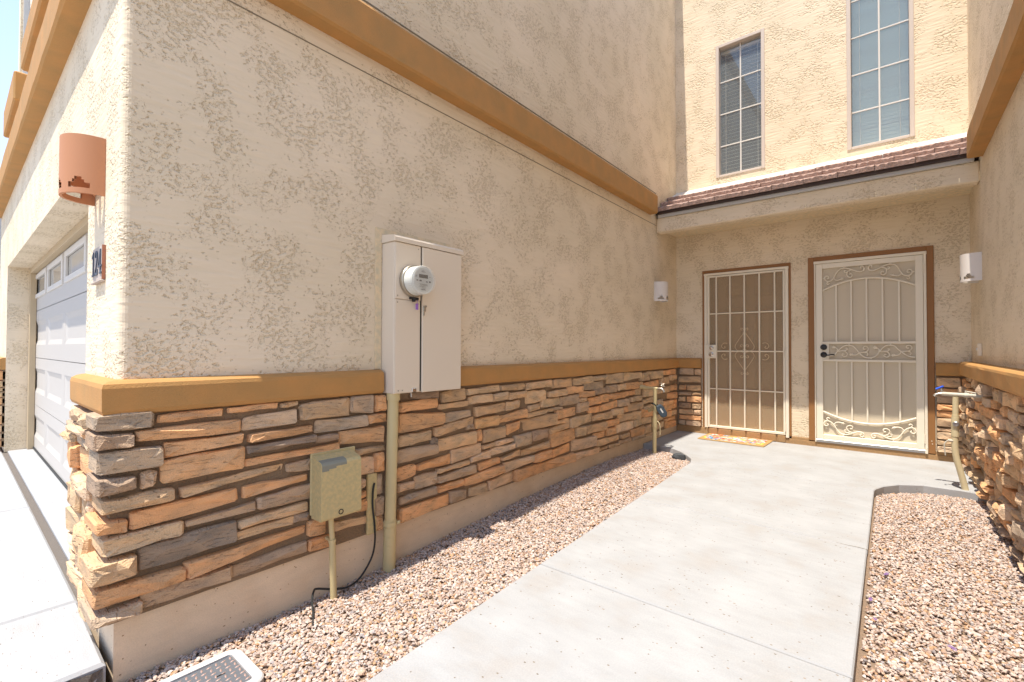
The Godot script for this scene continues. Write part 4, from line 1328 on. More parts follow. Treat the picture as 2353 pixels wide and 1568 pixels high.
func build_entry() -> void:
	eh = thing("entry_house", "tan stucco house front with two security doors and two tall windows", "house")
	var st := new_st()
	holed(st, [0.0, W], [0.092, 7.4], -D, -D - 0.2, [[0.392, 0.093, 1.414, 2.24], [1.67, 0.094, 2.72, 2.26], [0.553, 3.527, 1.156, 5.362], [2.019, 3.515, 2.622, 5.72]])
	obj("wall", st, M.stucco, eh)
	var rs := new_st()
	box(rs, Vector3(-0.25, 7.4, -D - 6.0), Vector3(W + 0.25, 7.55, -D + 0.03))
	box(rs, Vector3(-0.25, -0.3, -D - 6.0), Vector3(W + 0.25, 7.4, -D - 5.8))
	obj("roof", rs, M.stucco_plain, eh)
	# base course and the brick sill under the left door
	var pl := new_st()
	box(pl, Vector3(0.004, -0.2, -D - 0.19), Vector3(0.42, 0.09, -D + 0.018), 0.004)
	box(pl, Vector3(1.375, -0.2, -D - 0.19), Vector3(W - 0.002, 0.06, -D + 0.018), 0.004)
	box(pl, Vector3(1.436, 0.06, -D - 0.19), Vector3(1.62, 0.09, -D + 0.014), 0.004)
	box(pl, Vector3(2.76, 0.06, -D - 0.19), Vector3(W - 0.002, 0.09, -D + 0.014), 0.004)
	box(pl, Vector3(0.42, -0.2, -D - 0.19), Vector3(1.375, 0.086, -D + 0.008))
	obj("base_course", pl, M.plinth, eh)
	var bxs := [0.445, 0.566, 0.743, 0.919, 1.094, 1.273, 1.374]
	for i in 6: bx("brick", Vector3(bxs[i] + 0.006, 0.004, -D - 0.01), Vector3(bxs[i + 1] - 0.006, 0.092, -D + 0.022), M.plinth, eh, 0.007)
	left_door()
	right_door()
	tall_window(0.553, 1.156, 3.527, 5.362, [3.97, 4.414, 4.859], false, "tall gridded window with dark glass and open blinds")
	tall_window(2.019, 2.622, 3.515, 5.72, [3.967, 4.41, 4.855, 5.295], true, "tall gridded window with closed pale blinds")
	# stone beside the doors
	bx("mortar", Vector3(0.03, 0.0915, -D + 0.001), Vector3(0.352, 0.9, -D + 0.022), M.mortar, eh)
	bx("mortar", Vector3(2.768, 0.0915, -D + 0.001), Vector3(W - 0.01, 0.9, -D + 0.022), M.mortar, eh)
	for q in [["g", 56, 898, 811, 255, 904, 807], ["p", 266, 887, 813, 349, 895, 813], ["t", 44, 781, 698, 348, 790, 705], ["o", 44, 659, 590, 147, 665, 596], ["t", 158, 660, 590, 348, 670, 594], ["g", 38, 560, 514, 220, 565, 520], ["t", 232, 556, 524, 346, 562, 530], ["t", 38, 491, 424, 136, 498, 428], ["o", 158, 499, 424, 353, 508, 428], ["g", 49, 405, 338, 214, 412, 340], ["t", 226, 401, 333, 347, 408, 340], ["t", 49, 316, 250, 242, 322, 254], ["p", 253, 312, 252, 347, 322, 256], ["o", 48, 233, 175, 352, 240, 182], ["g", 37, 158, 96, 134, 162, 96], ["p", 146, 160, 96, 346, 168, 98],
		["t", 2772, 880, 785, 2960, 884, 782], ["o", 2968, 878, 786, 3025, 880, 790], ["o", 2772, 768, 702, 3020, 764, 700], ["g", 2772, 690, 612, 3020, 690, 610], ["o", 2772, 600, 536, 3020, 598, 534], ["o", 2772, 524, 465, 3020, 526, 462], ["g", 2772, 450, 368, 2985, 452, 366], ["t", 2990, 440, 376, 3025, 440, 372], ["p", 2772, 350, 316, 3020, 346, 318], ["p", 2772, 302, 234, 3020, 300, 230], ["t", 2772, 220, 168, 3020, 216, 166], ["p", 2772, 156, 97, 3020, 154, 97]]:
		var c := []
		for v in [[q[1], q[2]], [q[1], q[3]], [q[4], q[6]], [q[4], q[5]]]: c.append(Vector2(v[0], v[1]) / 1000.0)
		put("stone", rock(c, rng.randf_range(0.04, 0.055), q[0], on_back, -0.012), M.stone, eh)
	var c1 := new_st()
	sweep(c1, cap_prof(0.07, 0.905, 1.043), path_runs([Vector2(0.357, -D), Vector2(0.04, -D)]), 0.0015)
	obj("ledge", c1, M.trim, eh)
	var c2 := new_st()
	sweep(c2, cap_prof(0.075, 0.902, 1.033), path_runs([Vector2(W - 0.04, -D), Vector2(2.766, -D)]), 0.0015)
	obj("ledge", c2, M.trim, eh)
	# the pent roof over the doors: beam, soffit, flashing, fascia, three courses of tile
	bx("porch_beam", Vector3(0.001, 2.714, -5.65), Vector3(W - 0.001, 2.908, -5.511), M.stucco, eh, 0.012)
	bx("soffit", Vector3(0.001, 2.784, -D + 0.002), Vector3(W - 0.001, 2.83, -5.63), M.stucco_plain, eh)
	bx("drip_flashing", Vector3(0.03, 2.9, -5.513), Vector3(W - 0.04, 2.943, -5.482), M.flash, eh, 0.003)
	bx("fascia", Vector3(0.05, 2.939, -5.50), Vector3(W - 0.06, 2.985, -5.455), M.fascia, eh, 0.003)
	var rd := new_st()
	prism_x(rd, [Vector2(-5.62, 2.92), Vector2(-5.47, 2.96), Vector2(-D + 0.002, 3.28), Vector2(-D + 0.002, 2.84), Vector2(-5.62, 2.84)], 0.002, W - 0.002)
	obj("roof_deck", rd, M.fascia, eh)
	var meshes := []
	for k in 5: meshes.append(roof_tile(0.3, 500 + k))
	for row in 3:
		var x: float = -0.02 + [0.02, 0.17, 0.08][row] - 0.15
		var i := 0
		while x < W + 0.1:
			var w0: float = max(x, 0.01)
			var w1: float = min(x + 0.3, W - 0.01)
			if w1 - w0 > 0.04:
				var o := put("roof_tile", meshes[rng.randi() % 5], M.tile, eh, Vector3((w0 + w1) / 2, 2.968 + 0.122 * row + rng.randf_range(-0.003, 0.003), -5.422 - 0.23 * row))
				o.scale.x = (w1 - w0) / 0.3
			x += 0.305
			i += 1
	var wf := new_st()
	prism_x(wf, [Vector2(-D + 0.001, 3.2), Vector2(-5.98, 3.2), Vector2(-5.98, 3.285), Vector2(-D + 0.001, 3.435)], 0.004, W - 0.004)
	obj("wall_flashing", wf, M.flash_white, eh)

func prism_x(st: SurfaceTool, prof: Array, x0: float, x1: float) -> void:   # prof in (z, y)
	var n := prof.size()
	var c := Vector2.ZERO
	for p in prof: c += p / n
	for i in n:
		var a: Vector2 = prof[i]
		var b: Vector2 = prof[(i + 1) % n]
		var m := (a + b) / 2.0 - c
		var e := b - a
		var nn := Vector2(e.y, -e.x)
		if nn.dot(m) < 0: nn = -nn
		quad(st, Vector3(x0, a.y, a.x), Vector3(x1, a.y, a.x), Vector3(x1, b.y, b.x), Vector3(x0, b.y, b.x), Vector3(0, nn.y, nn.x))
	var id := Geometry2D.triangulate_polygon(PackedVector2Array(prof))
	for i in range(0, id.size(), 3):
		for e in 2:
			var x: float = x0 if e == 0 else x1
			var v := []
			for k in 3: v.append(Vector3(x, prof[id[i + k]].y, prof[id[i + k]].x))
			tri(st, v[0], v[1], v[2], Vector3(-1 if e == 0 else 1, 0, 0))

# ---------------------------------------------------------------- the neighbour's wing on the right
func build_right() -> void:
	var rh := thing("neighbour_wing", "tan stucco wing with stone veneer base on the right", "house")
	var st := new_st()
	box(st, Vector3(W, 0.0, -D - 3.0), Vector3(W + 0.25, 6.9, 0.3), 0.012)
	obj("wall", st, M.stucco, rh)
	var rs := new_st()
	box(rs, Vector3(W, 6.9, -D - 3.0), Vector3(W + 6.0, 7.0, 0.3))
	box(rs, Vector3(W + 0.25, 0.0, 0.05), Vector3(W + 6.0, 6.9, 0.29))
	box(rs, Vector3(W + 5.8, 0.0, -D - 3.0), Vector3(W + 6.0, 6.9, 0.05))
	box(rs, Vector3(W, 0.0, -D - 3.2), Vector3(W + 6.0, 6.9, -D - 3.0))
	obj("roof", rs, M.stucco_plain, rh)
	bx("footing", Vector3(W - 0.004, -0.3, -D + 0.02), Vector3(W + 0.2, 0.03, 0.3), M.foundation, rh, 0.004)
	bx("mortar", Vector3(W - 0.03, 0.032, -D + 0.02), Vector3(W - 0.001, 0.91, 0.3), M.mortar, rh)
	var cp := new_st()
	sweep(cp, cap_prof(0.1, 0.912, 1.05), path_runs([Vector2(W, 0.3), Vector2(W, -D + 0.02)]), 0.003)
	obj("ledge", cp, M.trim, rh)
	var bd := new_st()
	sweep(bd, [Vector2(-0.01, 2.888), Vector2(0.088, 2.89), Vector2(0.102, 2.902), Vector2(0.104, 3.11), Vector2(0.09, 3.128), Vector2(-0.01, 3.14)], path_runs([Vector2(W, 0.3), Vector2(W, -5.345)]), 0.0025)
	obj("trim_band", bd, M.trim, rh)
	courses(-D + 0.05, -0.6, 0.0, 0.905, 0.12, 0.36, 0.045, 0.10, func(a, b, y0, y1):
		var u := rng.randf_range(-0.008, 0.008)
		if rng.randf() < 0.93:
			put("stone", rock([Vector2(a, y1), Vector2(a, y0), Vector2(b, y0 + u), Vector2(b, y1 + u * 0.6)], rng.randf_range(0.05, 0.105), ["t", "p", "o", "g", "t", "o", "p", "d"][rng.randi() % 8], on_right, -0.02), M.stone, rh))

# ---------------------------------------------------------------- things fixed to the walls and lying about
func half_shade(st: SurfaceTool, w: float, dep: float, y0: float, y1: float, wall: float, cuts: bool) -> void:   # a half-round wall shade open above and below; local: x along the wall, z out
	var n := 44
	var notch := func(x: float) -> float:     # height of the stepped opening at the foot
		var a: float = abs(x)
		if a < 0.012: return 0.048
		if a < 0.024: return 0.036
		if a < 0.038: return 0.024
		return 0.0
	var pts := []
	for k in n + 1:
		var a := PI * k / n
		var ex := 0.78
		pts.append([Vector2(cos(a) * w / 2, pow(sin(a), ex) * dep), Vector2(cos(a) * (w / 2 - wall), max(0.0, pow(sin(a), ex) * (dep - wall)))])
	for k in n:
		var mid: Vector2 = (pts[k][0] + pts[k + 1][0]) / 2.0
		var base := y0
		var cut := 0.0
		if cuts:
			for kc in [8.0, 21.5, 35.0]: cut = max(cut, notch.call((k - kc) * 0.0093))
		var bot := y0 + 0.022
		for side in 2:
			var a: Vector2 = pts[k][side]
			var b: Vector2 = pts[k + 1][side]
			var out := Vector3(mid.x, 0, mid.y) * (1.0 if side == 0 else -1.0)
			if cut > 0.0:
				quad(st, Vector3(a.x, y0, a.y), Vector3(b.x, y0, b.y), Vector3(b.x, bot, b.y), Vector3(a.x, bot, a.y), out)
				quad(st, Vector3(a.x, bot + cut, a.y), Vector3(b.x, bot + cut, b.y), Vector3(b.x, y1, b.y), Vector3(a.x, y1, a.y), out)
			else:
				quad(st, Vector3(a.x, y0, a.y), Vector3(b.x, y0, b.y), Vector3(b.x, y1, b.y), Vector3(a.x, y1, a.y), out)
		var a0: Vector2 = pts[k][0]
		var b0: Vector2 = pts[k + 1][0]
		var a1: Vector2 = pts[k][1]
		var b1: Vector2 = pts[k + 1][1]
		for e in [[y0, -1], [y1, 1]] + ([[bot, 1], [bot + cut, -1]] if cut > 0.0 else []):
			quad(st, Vector3(a0.x, e[0], a0.y), Vector3(b0.x, e[0], b0.y), Vector3(b1.x, e[0], b1.y), Vector3(a1.x, e[0], a1.y), Vector3(0, e[1], 0))

func sconce(called: String, label: String, at: Vector3, turn: float, m: Material, group: String) -> void:
	var t := thing(called, label, "wall lamp", at, group)
	t.rotation.y = turn
	var st := new_st()
	half_shade(st, 0.235, 0.135, 0.0, 0.255, 0.011, true)
	obj("lamp_shade", st, m, t)
	bx("back_plate", Vector3(-0.1, 0.04, 0.001), Vector3(0.1, 0.22, 0.008), m, t, 0.002)
	var b := new_st()
	lathe(b, Vector3(0, 0.175, 0.06), Vector3.DOWN, [[0, -0.045], [0.018, -0.045], [0.018, -0.005], [0.026, 0.02], [0.03, 0.045], [0.022, 0.065], [0, 0.075]], 14)
	obj("bulb", b, M.white_clay, t)
	bx("bracket", Vector3(-0.012, 0.195, 0.006), Vector3(0.012, 0.215, 0.062), M.steel, t)

func text_mesh(txt: String, size: float, depth: float) -> TextMesh:
	var f := SystemFont.new()
	f.font_names = PackedStringArray(["Droid Serif"])
	f.font_weight = 400
	var t := TextMesh.new()
	t.font = f
	t.text = txt
	t.font_size = 64
	t.pixel_size = size / 64.0
	t.depth = depth
	t.curve_step = 1.0
	return t

func meter_cabinet() -> void:
	var t := thing("meter_cabinet", "tall beige electric meter cabinet on the left stone and stucco wall", "meter cabinet", Vector3(0, 0, -1.24))
	# local: x out of the wall, z along it (towards -z = away)
	var bs := new_st()
	box(bs, Vector3(-0.002, 0.903, -0.548), Vector3(0.122, 1.812, 0.0), 0.003)
	obj("cabinet", bs, M.panel_box, t)
	var tp := new_st()
	prism_z(tp, [Vector2(-0.002, 1.814), Vector2(0.136, 1.814), Vector2(0.136, 1.838), Vector2(0.128, 1.85), Vector2(-0.002, 1.866)], -0.562, 0.006)
	obj("rain_hood", tp, M.panel_box, t)
	bx("cover_plate", Vector3(0.1225, 1.471, -0.196), Vector3(0.1295, 1.811, -0.004), M.panel_box, t, 0.003)
	bx("cover_plate", Vector3(0.1225, 0.907, -0.192), Vector3(0.1285, 1.467, -0.004), M.panel_box, t, 0.002)
	bx("cabinet_door", Vector3(0.1225, 0.900, -0.545), Vector3(0.134, 1.81, -0.206), M.panel_box, t, 0.004)
	bx("door_gap", Vector3(0.1222, 0.908, -0.2055), Vector3(0.1232, 1.81, -0.1965), M.dark, t)
	bx("stucco_return", Vector3(0.0005, 1.05, 0.008), Vector3(0.006, 1.905, 0.05), M.stucco_plain, t)
	bx("stucco_return", Vector3(0.0005, 1.868, -0.56), Vector3(0.006, 1.905, 0.008), M.stucco_plain, t)
	var lt := new_st()
	box(lt, Vector3(0.134, 1.405, -0.228), Vector3(0.143, 1.44, -0.209), 0.003)
	box(lt, Vector3(0.134, 1.38, -0.222), Vector3(0.139, 1.402, -0.21), 0.002)
	tube(lt, [Vector3(0.139, 1.436, -0.212), Vector3(0.15, 1.44, -0.216), Vector3(0.15, 1.44, -0.226), Vector3(0.14, 1.43, -0.228)], 0.0025, 6)
	obj("latch", lt, M.ring, t)
	var ls := new_st()
	box(ls, Vector3(0.124, 0.905, -0.165), Vector3(0.134, 0.93, -0.13), 0.003)
	tube(ls, [Vector3(0.1, 0.902, -0.15), Vector3(0.1, 0.873, -0.15)], 0.006, 8)
	obj("pad_seal", ls, M.chrome, t)
	var sw := new_st()
	for q in [[0.921, -0.03], [0.921, -0.06], [1.45, -0.02], [1.45, -0.176], [1.49, -0.02], [1.79, -0.176]]:
		lathe(sw, Vector3(0.1285, q[0], q[1]), Vector3.RIGHT, [[0.0042, 0], [0.004, 0.0022], [0, 0.003]], 8)
	obj("screw", sw, M.ring, t)
	# the meter itself
	var c := Vector3(0.129, 1.584, -0.128)
	var rg := new_st()
	lathe(rg, c, Vector3.RIGHT, [[0.088, 0.0], [0.097, 0.002], [0.099, 0.012], [0.099, 0.026], [0.095, 0.032], [0.086, 0.034]], 40)
	var ring := obj("socket_ring", rg, M.ring, t)
	var rc := new_st()
	box(rc, c + Vector3(0.006, -0.125, -0.008), c + Vector3(0.028, -0.095, 0.008), 0.003)
	box(rc, c + Vector3(0.01, -0.112, 0.008), c + Vector3(0.024, -0.099, 0.034), 0.003)
	box(rc, c + Vector3(0.008, -0.114, -0.036), c + Vector3(0.026, -0.098, -0.008), 0.004)
	obj("clamp_screw", rc, M.black_metal, ring)
	var sl := new_st()
	box(sl, c + Vector3(0.016, -0.172, -0.034), c + Vector3(0.02, -0.134, -0.014), 0.001)
	box(sl, c + Vector3(0.017, -0.136, -0.028), c + Vector3(0.019, -0.11, -0.026))
	obj("seal_tag", sl, M.purple, ring)
	var mb := new_st()
	lathe(mb, c, Vector3.RIGHT, [[0.086, 0.028], [0.0875, 0.034], [0.0865, 0.09], [0.083, 0.104], [0.0, 0.1045]], 48)
	var body := obj("meter", mb, M.meter, t)
	var fc := new_st()
	lathe(fc, c, Vector3.RIGHT, [[0.076, 0.1048], [0.0745, 0.1062], [0.0, 0.1062]], 40)
	obj("face_plate", fc, M.meter_face, body)
	var fx := 0.1064
	bx("display", c + Vector3(fx, 0.011, -0.034), c + Vector3(fx + 0.0018, 0.033, 0.034), M.lcd, body, 0.0006)
	var ink := new_st()
	for q in [[0.046, -0.008, 0.012, 0.006], [0.022, -0.01, 0.016, 0.009], [-0.026, -0.012, 0.012, 0.006], [-0.05, -0.013, 0.012, 0.01]]:
		box(ink, c + Vector3(fx, q[1], q[0] - q[2] / 2), c + Vector3(fx + 0.0015, q[1] + q[3], q[0] + q[2] / 2))
	for q in [[0.0, -0.027, 0.058], [-0.004, -0.033, 0.06], [0.006, -0.041, 0.05], [-0.002, -0.049, 0.026], [0.0, -0.057, 0.03], [0.0, -0.061, 0.04], [0.0, 0.047, 0.03], [0.004, 0.053, 0.02], [0.054, 0.016, 0.014], [0.052, 0.022, 0.012], [-0.05, 0.02, 0.008]]:
		box(ink, c + Vector3(fx, q[1], q[0] - q[2] / 2), c + Vector3(fx + 0.0006, q[1] + 0.0022, q[0] + q[2] / 2))
	obj("printing", ink, M.ink, body)
	var cv := new_st()
	lathe(cv, c, Vector3.RIGHT, [[0.0868, 0.07], [0.086, 0.112], [0.081, 0.124], [0.0, 0.1265]], 40)
	obj("cover_glass", cv, M.cover, body)
	# service conduit below
	var cd := new_st()
	tube(cd, [Vector3(0.075, -0.2, -0.012), Vector3(0.075, 0.15, -0.018)], 0.0365, 18)
	tube(cd, [Vector3(0.075, 0.14, -0.018), Vector3(0.075, 0.87, -0.034)], 0.033, 18)
	tube(cd, [Vector3(0.075, 0.862, -0.034), Vector3(0.075, 0.904, -0.035)], 0.04, 18)
	for k in 5: tube(cd, [Vector3(0.075, -0.1 + k * 0.052, -0.0138), Vector3(0.075, -0.097 + k * 0.052, -0.0138)], 0.0374, 18)
	obj("conduit", cd, M.olive_pipe, t)
	var cl := new_st()
	tube(cl, [Vector3(0.075, 0.118, -0.017), Vector3(0.075, 0.142, -0.017)], 0.0395, 18)
	box(cl, Vector3(0.1, 0.12, -0.066), Vector3(0.112, 0.14, -0.046), 0.003)
	obj("strap", cl, M.olive_pipe, t)

func prism_z(st: SurfaceTool, prof: Array, z0: float, z1: float) -> void:   # prof in (x, y)
	var n := prof.size()
	var c := Vector2.ZERO
	for p in prof: c += p / n
	for i in n:
		var a: Vector2 = prof[i]
		var b: Vector2 = prof[(i + 1) % n]
		var e := b - a
		var nn := Vector2(e.y, -e.x)
		if nn.dot((a + b) / 2.0 - c) < 0: nn = -nn
		quad(st, Vector3(a.x, a.y, z0), Vector3(b.x, b.y, z0), Vector3(b.x, b.y, z1), Vector3(a.x, a.y, z1), Vector3(nn.x, nn.y, 0))
	for k in range(1, n - 1):
		for z in [z0, z1]:
			tri(st, Vector3(prof[0].x, prof[0].y, z), Vector3(prof[k].x, prof[k].y, z), Vector3(prof[k + 1].x, prof[k + 1].y, z), Vector3(0, 0, -1 if z == z0 else 1))

func utility_box() -> void:
	var t := thing("utility_box", "scuffed olive painted utility box on a thin conduit against the stone", "utility box", Vector3(0, 0, -0.77))
	bx("back_plate", Vector3(0.045, 0.3, -0.262), Vector3(0.0595, 0.622, -0.004), M.olive, t, 0.004)
	# the cover flares towards its foot and has a sloping top
	var cs := new_st()
	var prof := [Vector2(0.06, 0.288), Vector2(0.158, 0.29), Vector2(0.164, 0.3), Vector2(0.158, 0.572), Vector2(0.148, 0.586), Vector2(0.06, 0.61)]
	prism_z(cs, prof, -0.236, -0.008)
	var cov := obj("cover", cs, M.olive, t)
	var ss := new_st()    # paint scuffed off along the top edge
	for q in [[-0.012, -0.05, 0.03], [-0.05, -0.09, 0.022], [-0.09, -0.15, 0.012]]:
		prism_z(ss, [Vector2(0.157, 0.572 - q[2]), Vector2(0.1598, 0.572 - q[2]), Vector2(0.1592, 0.5725), Vector2(0.149, 0.5872), Vector2(0.12, 0.5955), Vector2(0.12, 0.592)], q[1], q[0])
	obj("scuff", ss, M.scuff, cov)
	var hs := new_st()
	lathe(hs, Vector3(0.1632, 0.318, -0.115), Vector3.RIGHT, [[0.014, -0.001], [0.014, 0.003], [0.010, 0.003], [0.010, -0.012], [0, -0.012]], 16)
	obj("screw_recess", hs, M.dark, cov)
	var cd := new_st()
	tube(cd, [Vector3(0.11, -0.2, -0.11), Vector3(0.11, 0.16, -0.098)], 0.0165, 12)
	tube(cd, [Vector3(0.11, 0.15, -0.098), Vector3(0.108, 0.29, -0.09)], 0.0135, 12)
	tube(cd, [Vector3(0.11, 0.15, -0.098), Vector3(0.11, 0.166, -0.097)], 0.019, 12)
	box(cd, Vector3(0.02, 0.152, -0.106), Vector3(0.11, 0.164, -0.09))
	obj("conduit", cd, M.olive_pipe, t)
	var c := thing("cable_guard", "narrow olive strip guarding a cable beside the utility box", "cable guard", Vector3(0, 0, -1.15))
	bx("strip", Vector3(0.03, 0.09, -0.034), Vector3(0.05, 0.44, 0.03), M.olive, c, 0.004)
	var w := thing("black_cable", "thin black cable looping out of the gravel by the footing", "cable")
	var cs2 := new_st()
	tube(cs2, smooth_path([Vector3(0.052, 0.385, -1.163), Vector3(0.058, 0.34, -1.15), Vector3(0.056, 0.25, -1.15), Vector3(0.056, 0.13, -1.165), Vector3(0.05, 0.02, -1.168), Vector3(0.04, -0.06, -1.15), Vector3(0.06, -0.125, -1.07), Vector3(0.085, -0.135, -0.98), Vector3(0.075, -0.12, -0.9), Vector3(0.05, -0.095, -0.82), Vector3(0.07, -0.09, -0.79), Vector3(0.12, -0.105, -0.755), Vector3(0.2, -0.125, -0.72), Vector3(0.35, -0.14, -0.645)], 5), 0.0055, 8)
	obj("cable", cs2, M.rubber, w)

func hose_bibs() -> void:
	# left standpipe
	var t := thing("hose_bib", "olive painted standpipe tap with lock box hung on it, left wall", "hose tap", Vector3(0.235, 0, -4.87))
	var st := new_st()
	tube(st, [Vector3(0, -0.15, 0.008), Vector3(0, 0.27, 0.0)], 0.0235, 14)
	tube(st, [Vector3(0, 0.25, 0.0), Vector3(0, 0.36, 0.0)], 0.029, 14)
	tube(st, [Vector3(0, 0.27, 0.0), Vector3(0, 0.7, -0.022)], 0.0215, 14)
	tube(st, [Vector3(-0.2, 0.712, -0.03), Vector3(0.03, 0.702, -0.022)], 0.0185, 12)
	tube(st, [Vector3(-0.205, 0.712, -0.03), Vector3(-0.13, 0.711, -0.03)], 0.024, 12)
	tube(st, [Vector3(-0.09, 0.43, -0.05), Vector3(-0.02, 0.47, -0.02), Vector3(0, 0.48, -0.01)], 0.02, 12)
	obj("standpipe", st, M.olive_pipe, t)
	var v := new_st()
	tube(v, [Vector3(0.03, 0.702, -0.022), Vector3(0.075, 0.704, -0.018), Vector3(0.1, 0.69, -0.014), Vector3(0.112, 0.668, -0.012)], [0.014, 0.018, 0.016, 0.014], 12)
	tube(v, [Vector3(0.075, 0.71, -0.018), Vector3(0.09, 0.75, -0.018)], 0.007, 8)
	tube(v, [Vector3(0.062, 0.765, -0.045), Vector3(0.118, 0.738, 0.012)], 0.008, 8)
	tube(v, [Vector3(0.105, 0.764, -0.03), Vector3(0.075, 0.74, -0.005)], 0.007, 8)
	obj("spigot", v, M.brass, t)
	var dp := new_st()
	tube(dp, smooth_path([Vector3(0.0, 0.315, 0.0), Vector3(0.035, 0.32, 0.0), Vector3(0.055, 0.3, 0.0), Vector3(0.066, 0.26, 0.0), Vector3(0.062, 0.16, -0.01)]), 0.005, 6)
	obj("drip_tube", dp, M.pipe_pale, t)
	# lock box on the pipe
	var lb := thing("key_lock_box", "dark blue-black key lock box with pale sticker hanging on left tap", "lock box", Vector3(0.235, 0, -4.87))
	var ls := new_st()
	tube(ls, smooth_path([Vector3(0.03, 0.505, 0.03), Vector3(0.0, 0.53, 0.036), Vector3(-0.03, 0.53, 0.012), Vector3(-0.028, 0.52, -0.026), Vector3(0.005, 0.515, -0.045), Vector3(0.045, 0.495, -0.03)]), 0.0085, 8)
	obj("shackle", ls, M.rubber, lb)
	var bs := new_st()
	var outline := [Vector2(-0.028, 0), Vector2(0.028, 0), Vector2(0.043, -0.035), Vector2(0.043, -0.125), Vector2(0.022, -0.155), Vector2(-0.022, -0.155), Vector2(-0.043, -0.125), Vector2(-0.043, -0.035)]
	var d := 0.022
	for i in 8:
		var a: Vector2 = outline[i]
		var b: Vector2 = outline[(i + 1) % 8]
		var a2 := a * 0.86 + Vector2(0, -0.0112)
		var b2 := b * 0.86 + Vector2(0, -0.0112)
		var o := Vector3((a + b).x / 2, (a + b).y / 2 + 0.078, 0)
		quad(bs, Vector3(a.x, a.y, -d * 0.6), Vector3(b.x, b.y, -d * 0.6), Vector3(b.x, b.y, d * 0.6), Vector3(a.x, a.y, d * 0.6), o)
		for s2 in [-1.0, 1.0]:
			quad(bs, Vector3(a.x, a.y, s2 * d * 0.6), Vector3(b.x, b.y, s2 * d * 0.6), Vector3(b2.x, b2.y, s2 * d), Vector3(a2.x, a2.y, s2 * d), o + Vector3(0, 0, s2 * 0.1))
			tri(bs, Vector3(a2.x, a2.y, s2 * d), Vector3(b2.x, b2.y, s2 * d), Vector3(0, -0.078, s2 * d), Vector3(0, 0, s2))
	var body := obj("case", bs, M.lockbox, lb, Vector3(0.042, 0.512, 0.0))
	body.rotation = Vector3(0, 0.35, 0.55)
	bx("sticker", Vector3(-0.004, -0.1, d + 0.0005), Vector3(0.012, -0.045, d + 0.0015), M.sticker, body)
	# right standpipe, leaning
	var r := thing("hose_bib", "pale bent standpipe tap with blue lever beside right stone wall", "hose tap", Vector3(2.82, 0, -5.0))
	var rs := new_st()
	tube(rs, smooth_path([Vector3(0.07, -0.12, 0.0), Vector3(0.06, -0.03, 0.0), Vector3(0.034, 0.11, 0.0), Vector3(0.004, 0.25, 0.0), Vector3(-0.006, 0.36, 0.0), Vector3(-0.003, 0.5, 0.0)]), 0.0225, 14)
	tube(rs, [Vector3(-0.004, 0.44, 0.0), Vector3(-0.001, 0.6, 0.0)], 0.026, 14)
	tube(rs, [Vector3(-0.002, 0.56, 0.0), Vector3(0.002, 0.775, 0.0)], 0.0205, 14)
	tube(rs, [Vector3(-0.001, 0.598, 0.0), Vector3(-0.001, 0.622, 0.0)], 0.0235, 14)
	obj("standpipe", rs, M.pipe_pale, r)
	var ra := new_st()
	tube(ra, [Vector3(-0.085, 0.795, 0.0), Vector3(-0.075, 0.796, 0.0), Vector3(0.19, 0.79, 0.0), Vector3(0.24, 0.789, 0.0)], 0.0165, 12)
	tube(ra, [Vector3(0.055, 0.792, 0.0), Vector3(0.085, 0.792, 0.0)], 0.021, 12)
	tube(ra, smooth_path([Vector3(0.065, 0.815, 0.0), Vector3(0.08, 0.822, 0.004), Vector3(0.13, 0.812, 0.006), Vector3(0.19, 0.808, 0.0)]), 0.006, 8)
	tube(ra, [Vector3(0.066, 0.8, 0.0), Vector3(0.066, 0.832, 0.0)], 0.009, 8)
	obj("tee_pipe", ra, M.pipe_worn, r)
	var rv := new_st()
	tube(rv, [Vector3(-0.08, 0.796, 0.0), Vector3(-0.1, 0.795, 0.0), Vector3(-0.122, 0.786, 0.004), Vector3(-0.132, 0.772, 0.006)], [0.014, 0.012, 0.014, 0.012], 10)
	tube(rv, [Vector3(-0.085, 0.8, 0.0), Vector3(-0.083, 0.84, 0.0)], 0.01, 8)
	obj("spigot", rv, M.brass, r)
	var bl := new_st()
	tube(bl, [Vector3(-0.072, 0.862, 0.0), Vector3(-0.1, 0.846, 0.0), Vector3(-0.122, 0.834, 0.0)], [0.008, 0.007, 0.009], 8)
	obj("lever", bl, M.blue, r)
	var dv := new_st()
	lathe(dv, Vector3(0.0, 0.548, 0.018), Vector3.BACK, [[0.022, 0], [0.022, 0.016], [0.016, 0.02], [0.016, 0.012], [0, 0.012]], 14)
	obj("drain_cap", dv, M.steel, r)
	var dp2 := new_st()
	tube(dp2, smooth_path([Vector3(-0.012, 0.4, 0.01), Vector3(-0.045, 0.405, 0.012), Vector3(-0.07, 0.375, 0.012), Vector3(-0.072, 0.34, 0.012), Vector3(-0.066, 0.272, 0.01)]), 0.005, 6)
	tube(dp2, [Vector3(-0.01, 0.4, 0.01), Vector3(-0.05, 0.404, 0.012)], 0.01, 8)
	obj("drip_tube", dp2, M.pipe_worn, r)

